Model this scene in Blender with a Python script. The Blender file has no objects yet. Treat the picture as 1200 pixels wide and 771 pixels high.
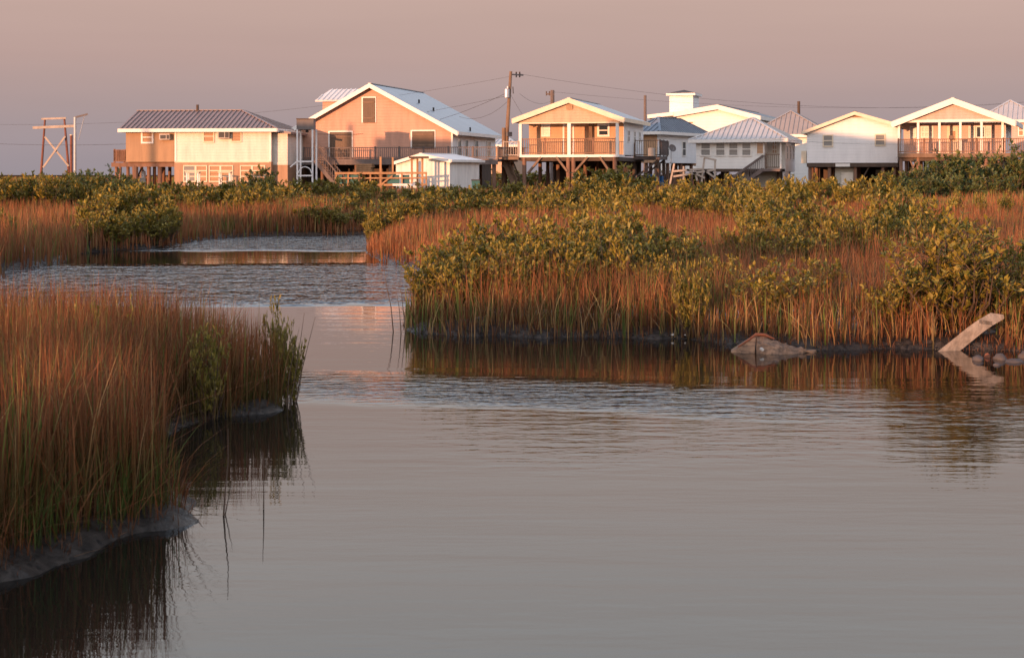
import bpy, math, random
import numpy as np
from mathutils import Vector, Matrix

SC = bpy.context.scene
COL = SC.collection
R = math.radians
F = 1800.0            # focal length in pixels of a 1200 px wide frame
EYE = 2.0             # camera height above the water
HZ = 205.0            # pixel row of the horizon
SUN_EL, SUN_AZ = R(4.6), R(38)      # low sun behind the camera, to its left
TAN_E = math.tan(SUN_EL)
SX, SY = -math.sin(SUN_AZ), -math.cos(SUN_AZ)     # horizontal direction towards the sun
rng = np.random.default_rng(11)
random.seed(5)

# ------------------------------------------------------------------ helpers
def tag(o, label=None, cat=None, group=None, kind=None):
    if label: o['label'] = label
    if cat: o['category'] = cat
    if group: o['group'] = group
    if kind: o['kind'] = kind
    return o

def empty(name, loc, rz=0.0):
    o = bpy.data.objects.new(name, None)
    COL.objects.link(o)
    o.location = loc
    o.rotation_euler = (0, 0, rz)
    o.empty_display_size = 0.3
    return o

def copy_tree(o, parent=None):
    c = o.copy()
    COL.objects.link(c)
    if parent: c.parent = parent
    for ch in list(o.children):
        copy_tree(ch, c)
    return c

def at(px, py, z=0.0):
    """ground point (height z) seen at a pixel of the photograph"""
    Y = F * (EYE - z) / (py - HZ)
    return ((px - 600) / F * Y, Y)

def wx(px, Y):
    return (px - 600) / F * Y

def wz(py, Y):
    return EYE - (py - HZ) * Y / F

class MB:
    """collects shapes and links them as one mesh object"""
    def __init__(s):
        s.v, s.f = [], []
    def poly(s, pts):
        b = len(s.v); s.v += [tuple(p) for p in pts]
        s.f.append(tuple(range(b, b + len(pts))))
    def hexa(s, p):      # 8 corners: bottom 4 ccw, top 4 ccw
        b = len(s.v); s.v += [tuple(q) for q in p]
        for q in ((3, 2, 1, 0), (4, 5, 6, 7), (0, 1, 5, 4), (1, 2, 6, 5), (2, 3, 7, 6), (3, 0, 4, 7)):
            s.f.append(tuple(b + i for i in q))
    def box(s, x0, x1, y0, y1, z0, z1):
        if x0 > x1: x0, x1 = x1, x0
        if y0 > y1: y0, y1 = y1, y0
        if z0 > z1: z0, z1 = z1, z0
        s.hexa([(x0, y0, z0), (x1, y0, z0), (x1, y1, z0), (x0, y1, z0), (x0, y0, z1), (x1, y0, z1), (x1, y1, z1), (x0, y1, z1)])
    def beam(s, p0, p1, w=0.1, h=0.1, up=(0, 0, 1)):
        p0, p1 = Vector(p0), Vector(p1)
        d = (p1 - p0).normalized()
        a = d.cross(Vector(up))
        if a.length < 1e-3: a = d.cross(Vector((1, 0, 0)))
        a.normalize(); b = a.cross(d)
        a *= w / 2; b *= h / 2
        s.hexa([p0 - a - b, p0 + a - b, p1 + a - b, p1 - a - b, p0 - a + b, p0 + a + b, p1 + a + b, p1 - a + b])
    def prism(s, poly, v0, v1):          # polygon in the (x, z) plane pushed along y
        n = len(poly); b = len(s.v)
        s.v += [(p[0], v0, p[1]) for p in poly] + [(p[0], v1, p[1]) for p in poly]
        s.f.append(tuple(b + i for i in range(n)))
        s.f.append(tuple(b + n + i for i in reversed(range(n))))
        for i in range(n):
            j = (i + 1) % n
            s.f.append((b + i, b + n + i, b + n + j, b + j))
    def solid(s, poly, t):               # a sheet given by its top outline, thickness t downwards
        P = [Vector(p) for p in poly]
        n = Vector((0, 0, 0))
        for i in range(1, len(P) - 1):
            n += (P[i] - P[0]).cross(P[i + 1] - P[0])
        n.normalize()
        if n.z < 0: P.reverse(); n = -n
        k = len(P); b = len(s.v)
        s.v += [tuple(p) for p in P] + [tuple(p - n * t) for p in P]
        s.f.append(tuple(b + i for i in range(k)))
        s.f.append(tuple(b + k + i for i in reversed(range(k))))
        for i in range(k):
            j = (i + 1) % k
            s.f.append((b + i, b + k + i, b + k + j, b + j))
    def tube(s, pts, rad, n=8, cap=True):
        pts = [Vector(p) for p in pts]
        if not isinstance(rad, (list, tuple)): rad = [rad] * len(pts)
        b = len(s.v); ref = None
        for i, p in enumerate(pts):
            d = (pts[min(i + 1, len(pts) - 1)] - pts[max(i - 1, 0)]).normalized()
            if ref is None:
                ref = d.cross(Vector((0.13, 0.31, 0.94)))
                if ref.length < 1e-3: ref = d.cross(Vector((1, 0, 0)))
            a = (ref - d * ref.dot(d)).normalized(); c = d.cross(a)
            for k in range(n):
                t = 2 * math.pi * k / n
                s.v.append(tuple(p + (a * math.cos(t) + c * math.sin(t)) * rad[i]))
        for i in range(len(pts) - 1):
            for k in range(n):
                q = (k + 1) % n
                s.f.append((b + i * n + k, b + i * n + q, b + (i + 1) * n + q, b + (i + 1) * n + k))
        if cap:
            s.f.append(tuple(b + k for k in reversed(range(n))))
            s.f.append(tuple(b + (len(pts) - 1) * n + k for k in range(n)))
    def build(s, name, m, parent=None, smooth=False):
        me = bpy.data.meshes.new(name)
        me.from_pydata(s.v, [], s.f)
        me.materials.append(m)
        if smooth: me.polygons.foreach_set('use_smooth', [True] * len(me.polygons))
        me.update()
        o = bpy.data.objects.new(name, me)
        COL.objects.link(o)
        if parent: o.parent = parent
        return o

def ribs(mb, poly, spacing, w=0.07, h=0.07):
    """standing seams on a planar slope; poly[0]->poly[1] is its eave"""
    P = [Vector(p) for p in poly]
    e = (P[1] - P[0]); L = e.length; e.normalize()
    n = e.cross(P[2] - P[0]).normalized()
    if n.z < 0: n = -n
    up = n.cross(e)
    if up.z < 0: up = -up
    Q = [((p - P[0]).dot(e), (p - P[0]).dot(up)) for p in P]
    k = int(L / spacing)
    for i in range(k + 1):
        a = (i + 0.5) * L / (k + 1)
        hit = []
        for j in range(len(Q)):
            (a0, b0), (a1, b1) = Q[j], Q[(j + 1) % len(Q)]
            if (a0 - a) * (a1 - a) < 0:
                hit.append(b0 + (b1 - b0) * (a - a0) / (a1 - a0))
        if len(hit) >= 2:
            lo, hi = min(hit), max(hit)
            if hi - lo > 0.15:
                mb.beam(P[0] + e * a + up * (lo - 0.02) + n * h / 2, P[0] + e * a + up * (hi - 0.02) + n * h / 2, w, h, up=n)

# value noise for the terrain and the vegetation
def _hash(ix, iy, seed):
    h = (ix.astype(np.int64) * 374761393 + iy.astype(np.int64) * 668265263 + seed * 1442695041) & 0x7fffffff
    h = ((h ^ (h >> 13)) * 1274126177) & 0x7fffffff
    return ((h ^ (h >> 16)) & 0xffff) / 65535.0

def noise2(x, y, s=1.0, seed=1):
    x = np.asarray(x, float) / s; y = np.asarray(y, float) / s
    ix, iy = np.floor(x), np.floor(y)
    fx, fy = x - ix, y - iy
    fx = fx * fx * (3 - 2 * fx); fy = fy * fy * (3 - 2 * fy)
    a, b = _hash(ix, iy, seed), _hash(ix + 1, iy, seed)
    c, d = _hash(ix, iy + 1, seed), _hash(ix + 1, iy + 1, seed)
    return (a * (1 - fx) + b * fx) * (1 - fy) + (c * (1 - fx) + d * fx) * fy

# ------------------------------------------------------------------ materials
def new_mat(name):
    m = bpy.data.materials.new(name)
    m.use_nodes = True
    nt = m.node_tree
    return m, nt, nt.nodes['Principled BSDF']

def N(nt, typ, **kw):
    n = nt.nodes.new(typ)
    for k, v in kw.items():
        if hasattr(n, k): setattr(n, k, v)
        else: n.inputs[k.replace('_', ' ')].default_value = v
    return n

def math_node(nt, op, a, b=None, c=None):
    n = nt.nodes.new('ShaderNodeMath'); n.operation = op
    for i, x in enumerate((a, b, c)):
        if x is None: continue
        if isinstance(x, (int, float)): n.inputs[i].default_value = x
        else: nt.links.new(x, n.inputs[i])
    return n.outputs[0]

def varied(nt, base, amount, scale, stretch=(1, 1, 1), tint=None, detail=5):
    """colour with uneven wear: returns a colour socket and the noise"""
    tc = N(nt, 'ShaderNodeTexCoord')
    mp = N(nt, 'ShaderNodeMapping'); mp.inputs['Scale'].default_value = stretch
    nt.links.new(tc.outputs['Object'], mp.inputs[0])
    no = N(nt, 'ShaderNodeTexNoise'); no.inputs['Scale'].default_value = scale; no.inputs['Detail'].default_value = detail
    no.inputs['Roughness'].default_value = 0.65
    nt.links.new(mp.outputs[0], no.inputs['Vector'])
    cr = N(nt, 'ShaderNodeValToRGB')
    dark = tint or tuple(c * (1 - amount) for c in base)
    cr.color_ramp.elements[0].position, cr.color_ramp.elements[0].color = 0.3, (*dark, 1)
    cr.color_ramp.elements[1].position, cr.color_ramp.elements[1].color = 0.62, (*base, 1)
    nt.links.new(no.outputs['Fac'], cr.inputs[0])
    return cr.outputs[0], no.outputs['Fac'], mp.outputs[0]

def siding(name, base, lap=0.2, vertical=False, depth=0.012, rough=0.6, wear=0.24):
    m, nt, b = new_mat(name)
    col, fac, _ = varied(nt, base, wear, 1.3, (1.6, 1.6, 0.3) if not vertical else (2, 2, 0.3))
    tc = N(nt, 'ShaderNodeTexCoord'); sep = N(nt, 'ShaderNodeSeparateXYZ')
    nt.links.new(tc.outputs['Object'], sep.inputs[0])
    if vertical:
        s = math_node(nt, 'ADD', sep.outputs['X'], sep.outputs['Y'])
    else:
        s = sep.outputs['Z']
    fr = math_node(nt, 'FRACT', math_node(nt, 'MULTIPLY', s, 1 / lap))
    if vertical:
        hgt = math_node(nt, 'GREATER_THAN', fr, 0.14)
    else:
        hgt = math_node(nt, 'SUBTRACT', 1.0, fr)
    bp = N(nt, 'ShaderNodeBump'); bp.inputs['Strength'].default_value = 0.8; bp.inputs['Distance'].default_value = depth
    nt.links.new(hgt, bp.inputs['Height']); nt.links.new(bp.outputs[0], b.inputs['Normal'])
    nt.links.new(col, b.inputs['Base Color'])
    b.inputs['Roughness'].default_value = rough
    return m

def plain(name, base, rough=0.6, wear=0.25, scale=2.0, stretch=(1, 1, 1), metallic=0.0, bump=0.0, tint=None):
    m, nt, b = new_mat(name)
    col, fac, vec = varied(nt, base, wear, scale, stretch, tint)
    nt.links.new(col, b.inputs['Base Color'])
    b.inputs['Roughness'].default_value = rough
    b.inputs['Metallic'].default_value = metallic
    if bump:
        bp = N(nt, 'ShaderNodeBump'); bp.inputs['Strength'].default_value = 0.7; bp.inputs['Distance'].default_value = bump
        nt.links.new(fac, bp.inputs['Height']); nt.links.new(bp.outputs[0], b.inputs['Normal'])
    return m

def glass(name, base=(0.03, 0.035, 0.04), rough=0.06, blind=None):
    m, nt, b = new_mat(name)
    if blind:
        tc = N(nt, 'ShaderNodeTexCoord'); sep = N(nt, 'ShaderNodeSeparateXYZ')
        nt.links.new(tc.outputs['Object'], sep.inputs[0])
        fr = math_node(nt, 'FRACT', math_node(nt, 'MULTIPLY', sep.outputs['Z'], 9.0))
        k = math_node(nt, 'GREATER_THAN', fr, 0.3)
        mx = N(nt, 'ShaderNodeMix'); mx.data_type = 'RGBA'
        nt.links.new(k, mx.inputs['Factor'])
        mx.inputs['A'].default_value = (*[c * 0.45 for c in blind], 1); mx.inputs['B'].default_value = (*blind, 1)
        nt.links.new(mx.outputs['Result'], b.inputs['Base Color'])
    else:
        b.inputs['Base Color'].default_value = (*base, 1)
    b.inputs['Roughness'].default_value = rough
    return m

def foliage_mat(name, trans=0.35, rough=0.55, spec=0.3):
    m, nt, b = new_mat(name)
    a = N(nt, 'ShaderNodeAttribute'); a.attribute_name = 'tint'
    nt.links.new(a.outputs['Color'], b.inputs['Base Color'])
    b.inputs['Roughness'].default_value = rough
    b.inputs['Specular IOR Level'].default_value = spec
    tr = N(nt, 'ShaderNodeBsdfTranslucent')
    nt.links.new(a.outputs['Color'], tr.inputs['Color'])
    mx = N(nt, 'ShaderNodeMixShader'); mx.inputs[0].default_value = trans
    nt.links.new(b.outputs[0], mx.inputs[1]); nt.links.new(tr.outputs[0], mx.inputs[2])
    nt.links.new(mx.outputs[0], nt.nodes['Material Output'].inputs['Surface'])
    return m

M = {}
M['grass'] = foliage_mat('grass_blades', 0.25, 0.6, 0.2)
M['leaf'] = foliage_mat('mangrove_leaves', 0.14, 0.5, 0.3)
M['twig'] = plain('mangrove_twigs', (0.10, 0.065, 0.045), 0.8)
M['reed'] = plain('dry_reed', (0.11, 0.07, 0.045), 0.8)

# ------------------------------------------------------------------ camera, sky, sun
cam = bpy.data.objects.new('camera', bpy.data.cameras.new('camera'))
COL.objects.link(cam)
cam.location = (0, 0, EYE)
cam.rotation_euler = (R(90), 0, 0)
cam.data.sensor_width = 36
cam.data.sensor_fit = 'HORIZONTAL'
cam.data.lens = 36 * F / 1200
cam.data.shift_y = -(385.5 - HZ) / 1200
cam.data.clip_start = 0.1
cam.data.clip_end = 9000
cam.data.dof.use_dof = True
cam.data.dof.focus_distance = 26
cam.data.dof.aperture_fstop = 7.0
SC.camera = cam

W = bpy.data.worlds.new('World')
SC.world = W
W.use_nodes = True
wn = W.node_tree
bg = wn.nodes['Background']
sky = wn.nodes.new('ShaderNodeTexSky')
sky.sky_type = 'NISHITA'
sky.sun_disc = False
sky.sun_elevation = SUN_EL
sky.sun_rotation = math.atan2(SX, SY)
sky.air_density = 1.0
sky.dust_density = 3.0
sky.ozone_density = 1.0
# evening air opposite the sun: a dusty mauve belt above the blue-grey rim of the horizon
tc = wn.nodes.new('ShaderNodeTexCoord')
sp = wn.nodes.new('ShaderNodeSeparateXYZ')
wn.links.new(tc.outputs['Generated'], sp.inputs[0])
ramp = wn.nodes.new('ShaderNodeValToRGB')
SKY_STOPS = [(0.0, (0.290, 0.250, 0.275)), (0.03, (0.325, 0.260, 0.272)), (0.075, (0.418, 0.288, 0.268)), (0.12, (0.480, 0.330, 0.290)),
             (0.20, (0.68, 0.57, 0.53)), (0.30, (0.94, 0.91, 0.90)), (0.45, (1.02, 1.22, 1.52)), (0.65, (0.42, 0.52, 0.72)), (1.0, (0.20, 0.27, 0.42))]
els = ramp.color_ramp.elements
while len(els) < len(SKY_STOPS): els.new(0.5)
for e, (p, c) in zip(els, SKY_STOPS):
    e.position = p; e.color = (*c, 1)
wn.links.new(sp.outputs['Z'], ramp.inputs[0])
gain = wn.nodes.new('ShaderNodeVectorMath'); gain.operation = 'SCALE'
gain.inputs['Scale'].default_value = 10.0          # the Background strength below is 0.1
# the sky on the sun's side glows
dt = wn.nodes.new('ShaderNodeVectorMath'); dt.operation = 'DOT_PRODUCT'
dt.inputs[1].default_value = (SX, SY, 0.0)
wn.links.new(tc.outputs['Generated'], dt.inputs[0])
gl = wn.nodes.new('ShaderNodeMapRange'); gl.interpolation_type = 'SMOOTHSTEP'
gl.inputs['From Min'].default_value = 0.0; gl.inputs['From Max'].default_value = 1.0
wn.links.new(dt.outputs['Value'], gl.inputs['Value'])
glc = wn.nodes.new('ShaderNodeVectorMath'); glc.operation = 'SCALE'
glc.inputs[0].default_value = (0.55, 0.42, 0.34)
wn.links.new(gl.outputs[0], glc.inputs['Scale'])
# thin uneven haze, long and flat
hm = wn.nodes.new('ShaderNodeMapping'); hm.inputs['Scale'].default_value = (1.2, 1.2, 14.0)
wn.links.new(tc.outputs['Generated'], hm.inputs[0])
hn = wn.nodes.new('ShaderNodeTexNoise'); hn.inputs['Scale'].default_value = 2.0; hn.inputs['Detail'].default_value = 4
wn.links.new(hm.outputs[0], hn.inputs['Vector'])
hr = wn.nodes.new('ShaderNodeMapRange'); hr.inputs['From Min'].default_value = 0.3; hr.inputs['From Max'].default_value = 0.7
hr.inputs['To Min'].default_value = 0.965; hr.inputs['To Max'].default_value = 1.035
wn.links.new(hn.outputs['Fac'], hr.inputs['Value'])
hz = wn.nodes.new('ShaderNodeVectorMath'); hz.operation = 'SCALE'
wn.links.new(hr.outputs[0], hz.inputs['Scale'])
gsum = wn.nodes.new('ShaderNodeVectorMath'); gsum.operation = 'ADD'
wn.links.new(ramp.outputs[0], gsum.inputs[0]); wn.links.new(glc.outputs[0], gsum.inputs[1])
wn.links.new(gsum.outputs[0], hz.inputs[0])
wn.links.new(hz.outputs[0], gain.inputs[0])
mixs = wn.nodes.new('ShaderNodeMix'); mixs.data_type = 'RGBA'
mixs.inputs['Factor'].default_value = 0.9
wn.links.new(sky.outputs[0], mixs.inputs['A'])
wn.links.new(gain.outputs[0], mixs.inputs['B'])
wn.links.new(mixs.outputs['Result'], bg.inputs['Color'])
bg.inputs['Strength'].default_value = 0.1

sun = bpy.data.objects.new('sun', bpy.data.lights.new('sun', 'SUN'))
COL.objects.link(sun)
sun.data.energy = 4.9
sun.data.angle = R(0.45)
sun.data.color = (1.0, 0.47, 0.23)
sd = Vector((SX * math.cos(SUN_EL), SY * math.cos(SUN_EL), math.sin(SUN_EL)))
sun.rotation_euler = (-sd).to_track_quat('-Z', 'Y').to_euler()
sun.location = (-30, -40, 30)

SC.view_settings.view_transform = 'Standard'
SC.view_settings.look = 'None'
SC.view_settings.exposure = 0.35
SC.view_settings.gamma = 1.0
SC.view_settings.use_curve_mapping = False
SC.cycles.max_bounces = 6
SC.cycles.diffuse_bounces = 3
SC.cycles.glossy_bounces = 3
SC.cycles.transmission_bounces = 4
SC.cycles.use_denoising = True
SC.cycles.sample_clamp_indirect = 6.0
# ------------------------------------------------------------------ the creek and the marsh
def pw(*pts): return [at(x, y) for x, y in pts]
CREEK = (pw((1500, 416), (1290, 413), (1200, 413), (1120, 411), (1050, 409), (990, 411), (940, 412), (900, 407), (850, 404), (800, 398), (760, 398),
            (700, 396), (640, 397), (590, 394), (540, 396), (500, 392), (472, 389),
            (468, 382), (480, 366), (500, 352), (530, 338), (575, 328), (540, 319), (505, 316), (470, 311), (445, 306), (432, 300),
            (428, 294), (436, 288), (452, 283), (480, 280), (540, 277.5), (480, 275), (430, 275.2), (380, 275.6), (330, 276), (290, 277.5),
            (250, 280), (215, 285), (190, 290), (150, 293), (110, 296), (92, 300), (84, 306), (60, 311), (30, 315), (6, 318), (0, 330))
         + [(-10.5, 28.0), (-13, 26.5), (-30, 26), (-30, 17.6), (-12, 16.4)]
         + pw((-120, 440), (60, 443), (180, 447), (250, 452), (310, 460), (338, 468), (346, 475), (335, 481), (300, 487), (262, 492), (215, 502), (185, 512),
              (165, 530), (170, 550), (200, 575), (232, 592), (247, 602), (243, 610), (215, 619), (170, 631), (120, 646), (60, 668), (0, 690), (-60, 712), (-160, 760), (-300, 860))
         + [(-5.5, 4.0), (-5, 2.6), (0, 2.2), (9, 2.4), (20, 5), (34, 12), (40, 16)])
_cp = np.array(CREEK); _cq = np.roll(_cp, -1, axis=0)

def land_dist(x, y):
    """signed distance to the waterline, positive on land"""
    x = np.asarray(x, float); y = np.asarray(y, float)
    best = np.full(x.shape, 1e9); inside = np.zeros(x.shape, bool)
    for (ax, ay), (bx, by) in zip(_cp, _cq):
        dx, dy = bx - ax, by - ay
        t = np.clip(((x - ax) * dx + (y - ay) * dy) / (dx * dx + dy * dy + 1e-12), 0, 1)
        best = np.minimum(best, (x - ax - t * dx) ** 2 + (y - ay - t * dy) ** 2)
        if abs(dy) > 1e-9:
            c = ((ay > y) != (by > y)) & (x < (bx - ax) * (y - ay) / dy + ax)
            inside ^= c
    d = np.sqrt(best)
    return np.where(inside, -d, d)

def height(x, y, d=None):
    if d is None: d = land_dist(x, y)
    d = d + (noise2(x, y, 0.35, 3) - 0.5) * 0.16 + (noise2(x, y, 0.12, 4) - 0.5) * 0.05
    t = np.clip((d + 0.50) / 0.75, 0, 1); t = t * t * (3 - 2 * t)
    z = -0.45 + 0.53 * t + 0.14 * np.clip((d - 0.1) / 1.4, 0, 1)
    z = z + ((noise2(x, y, 0.5, 5) - 0.5) * 0.05 + (noise2(x, y, 0.2, 6) - 0.5) * 0.05 + (noise2(x, y, 0.09, 7) - 0.5) * 0.03) * np.clip(d * 2 + 0.7, 0, 1)
    z = z + 0.15 * np.clip((np.asarray(y) - 60) / 40, 0, 1)
    return z

def axis(lo, hi, f0, f1, fine, grow):
    a = [v for v in np.arange(f0, f1 + 1e-6, fine)]
    s = fine; v = f0
    while v > lo: s *= grow; v -= s; a.insert(0, max(v, lo))
    s = fine; v = a[-1]
    while v < hi: s *= grow; v += s; a.append(min(v, hi))
    return np.array(a)

gx = axis(-5000, 5000, -6.0, 13.0, 0.05, 1.13)
gy = np.unique(np.concatenate([axis(-400, 30, 6.5, 24.0, 0.05, 1.3), axis(24, 7000, 24, 60, 0.3, 1.15)]))
GX, GY = np.meshgrid(gx, gy)
GZ = height(GX.ravel(), GY.ravel()).reshape(GX.shape)
nx, ny = len(gx), len(gy)
co = np.stack([GX, GY, GZ], -1).reshape(-1, 3)
idx = np.arange(nx * ny).reshape(ny, nx)
quads = np.stack([idx[:-1, :-1], idx[:-1, 1:], idx[1:, 1:], idx[1:, :-1]], -1).reshape(-1, 4)

def np_mesh(name, co, faces, m, smooth=True, cols=None):
    me = bpy.data.meshes.new(name)
    k = faces.shape[1]
    me.vertices.add(len(co)); me.loops.add(faces.size); me.polygons.add(len(faces))
    me.vertices.foreach_set('co', np.ascontiguousarray(co, np.float32).ravel())
    me.loops.foreach_set('vertex_index', np.ascontiguousarray(faces, np.int32).ravel())
    me.polygons.foreach_set('loop_start', np.arange(0, faces.size, k, dtype=np.int32))
    me.polygons.foreach_set('loop_total', np.full(len(faces), k, np.int32))
    me.update(calc_edges=True)
    if smooth: me.polygons.foreach_set('use_smooth', np.ones(len(faces), bool))
    if cols is not None:
        a = me.color_attributes.new('tint', 'FLOAT_COLOR', 'POINT')
        c4 = np.concatenate([cols, np.ones((len(cols), 1))], 1).astype(np.float32)
        a.data.foreach_set('color', c4.ravel())
    me.materials.append(m)
    o = bpy.data.objects.new(name, me)
    COL.objects.link(o)
    return o

# mud: wet and grey-blue at the waterline, dark brown litter further in
m, nt, b = new_mat('marsh_mud')
geo = N(nt, 'ShaderNodeNewGeometry'); sepp = N(nt, 'ShaderNodeSeparateXYZ')
nt.links.new(geo.outputs['Position'], sepp.inputs[0])
no = N(nt, 'ShaderNodeTexNoise'); no.inputs['Scale'].default_value = 2.2; no.inputs['Detail'].default_value = 8
nt.links.new(geo.outputs['Position'], no.inputs['Vector'])
no2 = N(nt, 'ShaderNodeTexNoise'); no2.inputs['Scale'].default_value = 15; no2.inputs['Detail'].default_value = 6
nt.links.new(geo.outputs['Position'], no2.inputs['Vector'])
no3 = N(nt, 'ShaderNodeTexNoise'); no3.inputs['Scale'].default_value = 11; no3.inputs['Detail'].default_value = 10; no3.inputs['Roughness'].default_value = 0.72
nt.links.new(geo.outputs['Position'], no3.inputs['Vector'])
hh = math_node(nt, 'ADD', sepp.outputs['Z'], math_node(nt, 'MULTIPLY', math_node(nt, 'SUBTRACT', no.outputs['Fac'], 0.5), 0.10))
cr = N(nt, 'ShaderNodeValToRGB')
for e, (p, c) in zip([cr.color_ramp.elements[0], cr.color_ramp.elements[1], cr.color_ramp.elements.new(0.5)],
                     [(0.0, (0.038, 0.030, 0.024)), (1.0, (0.040, 0.024, 0.014)), (0.5, (0.030, 0.021, 0.015))]):
    e.position = p; e.color = (*c, 1)
mr = N(nt, 'ShaderNodeMapRange'); mr.inputs['From Min'].default_value = 0.02; mr.inputs['From Max'].default_value = 0.28
nt.links.new(hh, mr.inputs['Value'])
nt.links.new(mr.outputs[0], cr.inputs[0])
mxc = N(nt, 'ShaderNodeMix'); mxc.data_type = 'RGBA'; mxc.blend_type = 'MULTIPLY'; mxc.inputs['Factor'].default_value = 0.7
nt.links.new(cr.outputs[0], mxc.inputs['A'])
cr2 = N(nt, 'ShaderNodeValToRGB')
cr2.color_ramp.elements[0].position, cr2.color_ramp.elements[0].color = 0.38, (0.30, 0.30, 0.30, 1)
cr2.color_ramp.elements[1].position, cr2.color_ramp.elements[1].color = 0.62, (1.9, 1.9, 1.95, 1)
nt.links.new(no2.outputs['Fac'], cr2.inputs[0]); nt.links.new(cr2.outputs[0], mxc.inputs['B'])
vo = N(nt, 'ShaderNodeTexVoronoi'); vo.inputs['Scale'].default_value = 10; vo.inputs['Randomness'].default_value = 1.0
nt.links.new(geo.outputs['Position'], vo.inputs['Vector'])
hole = N(nt, 'ShaderNodeMapRange'); hole.inputs['From Min'].default_value = 0.14; hole.inputs['From Max'].default_value = 0.24
hole.inputs['To Min'].default_value = 0.12
nt.links.new(vo.outputs['Distance'], hole.inputs['Value'])
mxh = N(nt, 'ShaderNodeMix'); mxh.data_type = 'RGBA'; mxh.blend_type = 'MULTIPLY'; mxh.inputs['Factor'].default_value = 0.8
nt.links.new(mxc.outputs['Result'], mxh.inputs['A']); nt.links.new(hole.outputs[0], mxh.inputs['B'])
nt.links.new(mxh.outputs['Result'], b.inputs['Base Color'])
rr = N(nt, 'ShaderNodeMapRange'); rr.inputs['To Min'].default_value = 0.18; rr.inputs['To Max'].default_value = 0.8
sr = N(nt, 'ShaderNodeMapRange'); sr.inputs['To Min'].default_value = 0.5; sr.inputs['To Max'].default_value = 0.0
nt.links.new(mr.outputs[0], sr.inputs['Value']); nt.links.new(sr.outputs[0], b.inputs['Specular IOR Level'])
nt.links.new(mr.outputs[0], rr.inputs['Value']); nt.links.new(rr.outputs[0], b.inputs['Roughness'])
bp = N(nt, 'ShaderNodeBump'); bp.inputs['Strength'].default_value = 1.0; bp.inputs['Distance'].default_value = 0.06
nt.links.new(no3.outputs['Fac'], bp.inputs['Height']); nt.links.new(bp.outputs[0], b.inputs['Normal'])
dfs = N(nt, 'ShaderNodeBsdfDiffuse'); dfs.inputs['Color'].default_value = (0.075, 0.042, 0.022, 1)
fy = N(nt, 'ShaderNodeMapRange'); fy.inputs['From Min'].default_value = 45; fy.inputs['From Max'].default_value = 60
nt.links.new(sepp.outputs['Y'], fy.inputs['Value'])
mxs = N(nt, 'ShaderNodeMixShader')
nt.links.new(fy.outputs[0], mxs.inputs[0]); nt.links.new(b.outputs[0], mxs.inputs[1]); nt.links.new(dfs.outputs[0], mxs.inputs[2])
nt.links.new(mxs.outputs[0], nt.nodes['Material Output'].inputs['Surface'])
M['mud'] = m
tag(np_mesh('ground', co, quads, M['mud']), 'dark muddy marsh ground under the grass and the houses', 'ground', kind='structure')

# water: calm with faint swell, ruffled by wind in patches
m, nt, b = new_mat('creek_water')
geo = N(nt, 'ShaderNodeNewGeometry'); sepp = N(nt, 'ShaderNodeSeparateXYZ')
nt.links.new(geo.outputs['Position'], sepp.inputs[0])
X_, Y_ = sepp.outputs['X'], sepp.outputs['Y']
def wnoise(scale, stretch, detail=3, rough=0.5):
    mp = N(nt, 'ShaderNodeMapping'); mp.inputs['Scale'].default_value = stretch
    nt.links.new(geo.outputs['Position'], mp.inputs[0])
    n = N(nt, 'ShaderNodeTexNoise'); n.inputs['Scale'].default_value = scale; n.inputs['Detail'].default_value = detail
    n.inputs['Roughness'].default_value = rough
    nt.links.new(mp.outputs[0], n.inputs['Vector'])
    return n.outputs['Fac']
def smooth(v, lo, hi, t0=0.0, t1=1.0):
    n = N(nt, 'ShaderNodeMapRange'); n.interpolation_type = 'SMOOTHSTEP'
    n.inputs['From Min'].default_value = lo; n.inputs['From Max'].default_value = hi
    n.inputs['To Min'].default_value = t0; n.inputs['To Max'].default_value = t1
    nt.links.new(v, n.inputs['Value'])
    return n.outputs[0]
wob = math_node(nt, 'MULTIPLY', math_node(nt, 'SUBTRACT', wnoise(0.45, (0.6, 1, 1), 4, 0.6), 0.5), 1.0)
Yw = math_node(nt, 'ADD', Y_, math_node(nt, 'MULTIPLY', wob, 2.2))
Yn = math_node(nt, 'ADD', math_node(nt, 'ADD', Y_, math_node(nt, 'MULTIPLY', X_, 0.28)), math_node(nt, 'MULTIPLY', wob, 1.5))
def band(v, a, b_, c, d):
    return math_node(nt, 'MULTIPLY', smooth(v, a, b_), smooth(v, c, d, 1.0, 0.0))
far1 = band(Yw, 23.2, 24.6, 33.5, 34.8)             # ruffled reach beyond the left bank
far2 = band(Yw, 40.0, 41.5, 70, 80)                 # the far end of the creek
near = math_node(nt, 'MULTIPLY', band(Yn, 12.7, 13.9, 14.3, 15.5), math_node(nt, 'MULTIPLY', smooth(X_, -3.0, -1.6), smooth(X_, 0.6, 3.5, 1.0, 0.25)))
mid = math_node(nt, 'MULTIPLY', band(Yw, 9.6, 11.6, 13.5, 15.0), math_node(nt, 'MULTIPLY', smooth(X_, -1.6, 0.5), 0.16))
chop = wnoise(1.5, (1.5, 1.1, 1), 3, 0.55)
swell = wnoise(1.3, (0.35, 2.4, 1), 2, 0.4)
fine = wnoise(9.0, (0.5, 1.6, 1), 2, 0.5)
chop_near = wnoise(5.0, (0.55, 1.3, 1), 3, 0.55)
h1 = math_node(nt, 'ADD', math_node(nt, 'MULTIPLY', chop, math_node(nt, 'MULTIPLY', math_node(nt, 'MAXIMUM', far1, far2), 0.36)),
               math_node(nt, 'MULTIPLY', chop_near, math_node(nt, 'MULTIPLY', math_node(nt, 'MAXIMUM', near, mid), 0.055)))
h2 = math_node(nt, 'MULTIPLY', swell, 0.0036)
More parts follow.
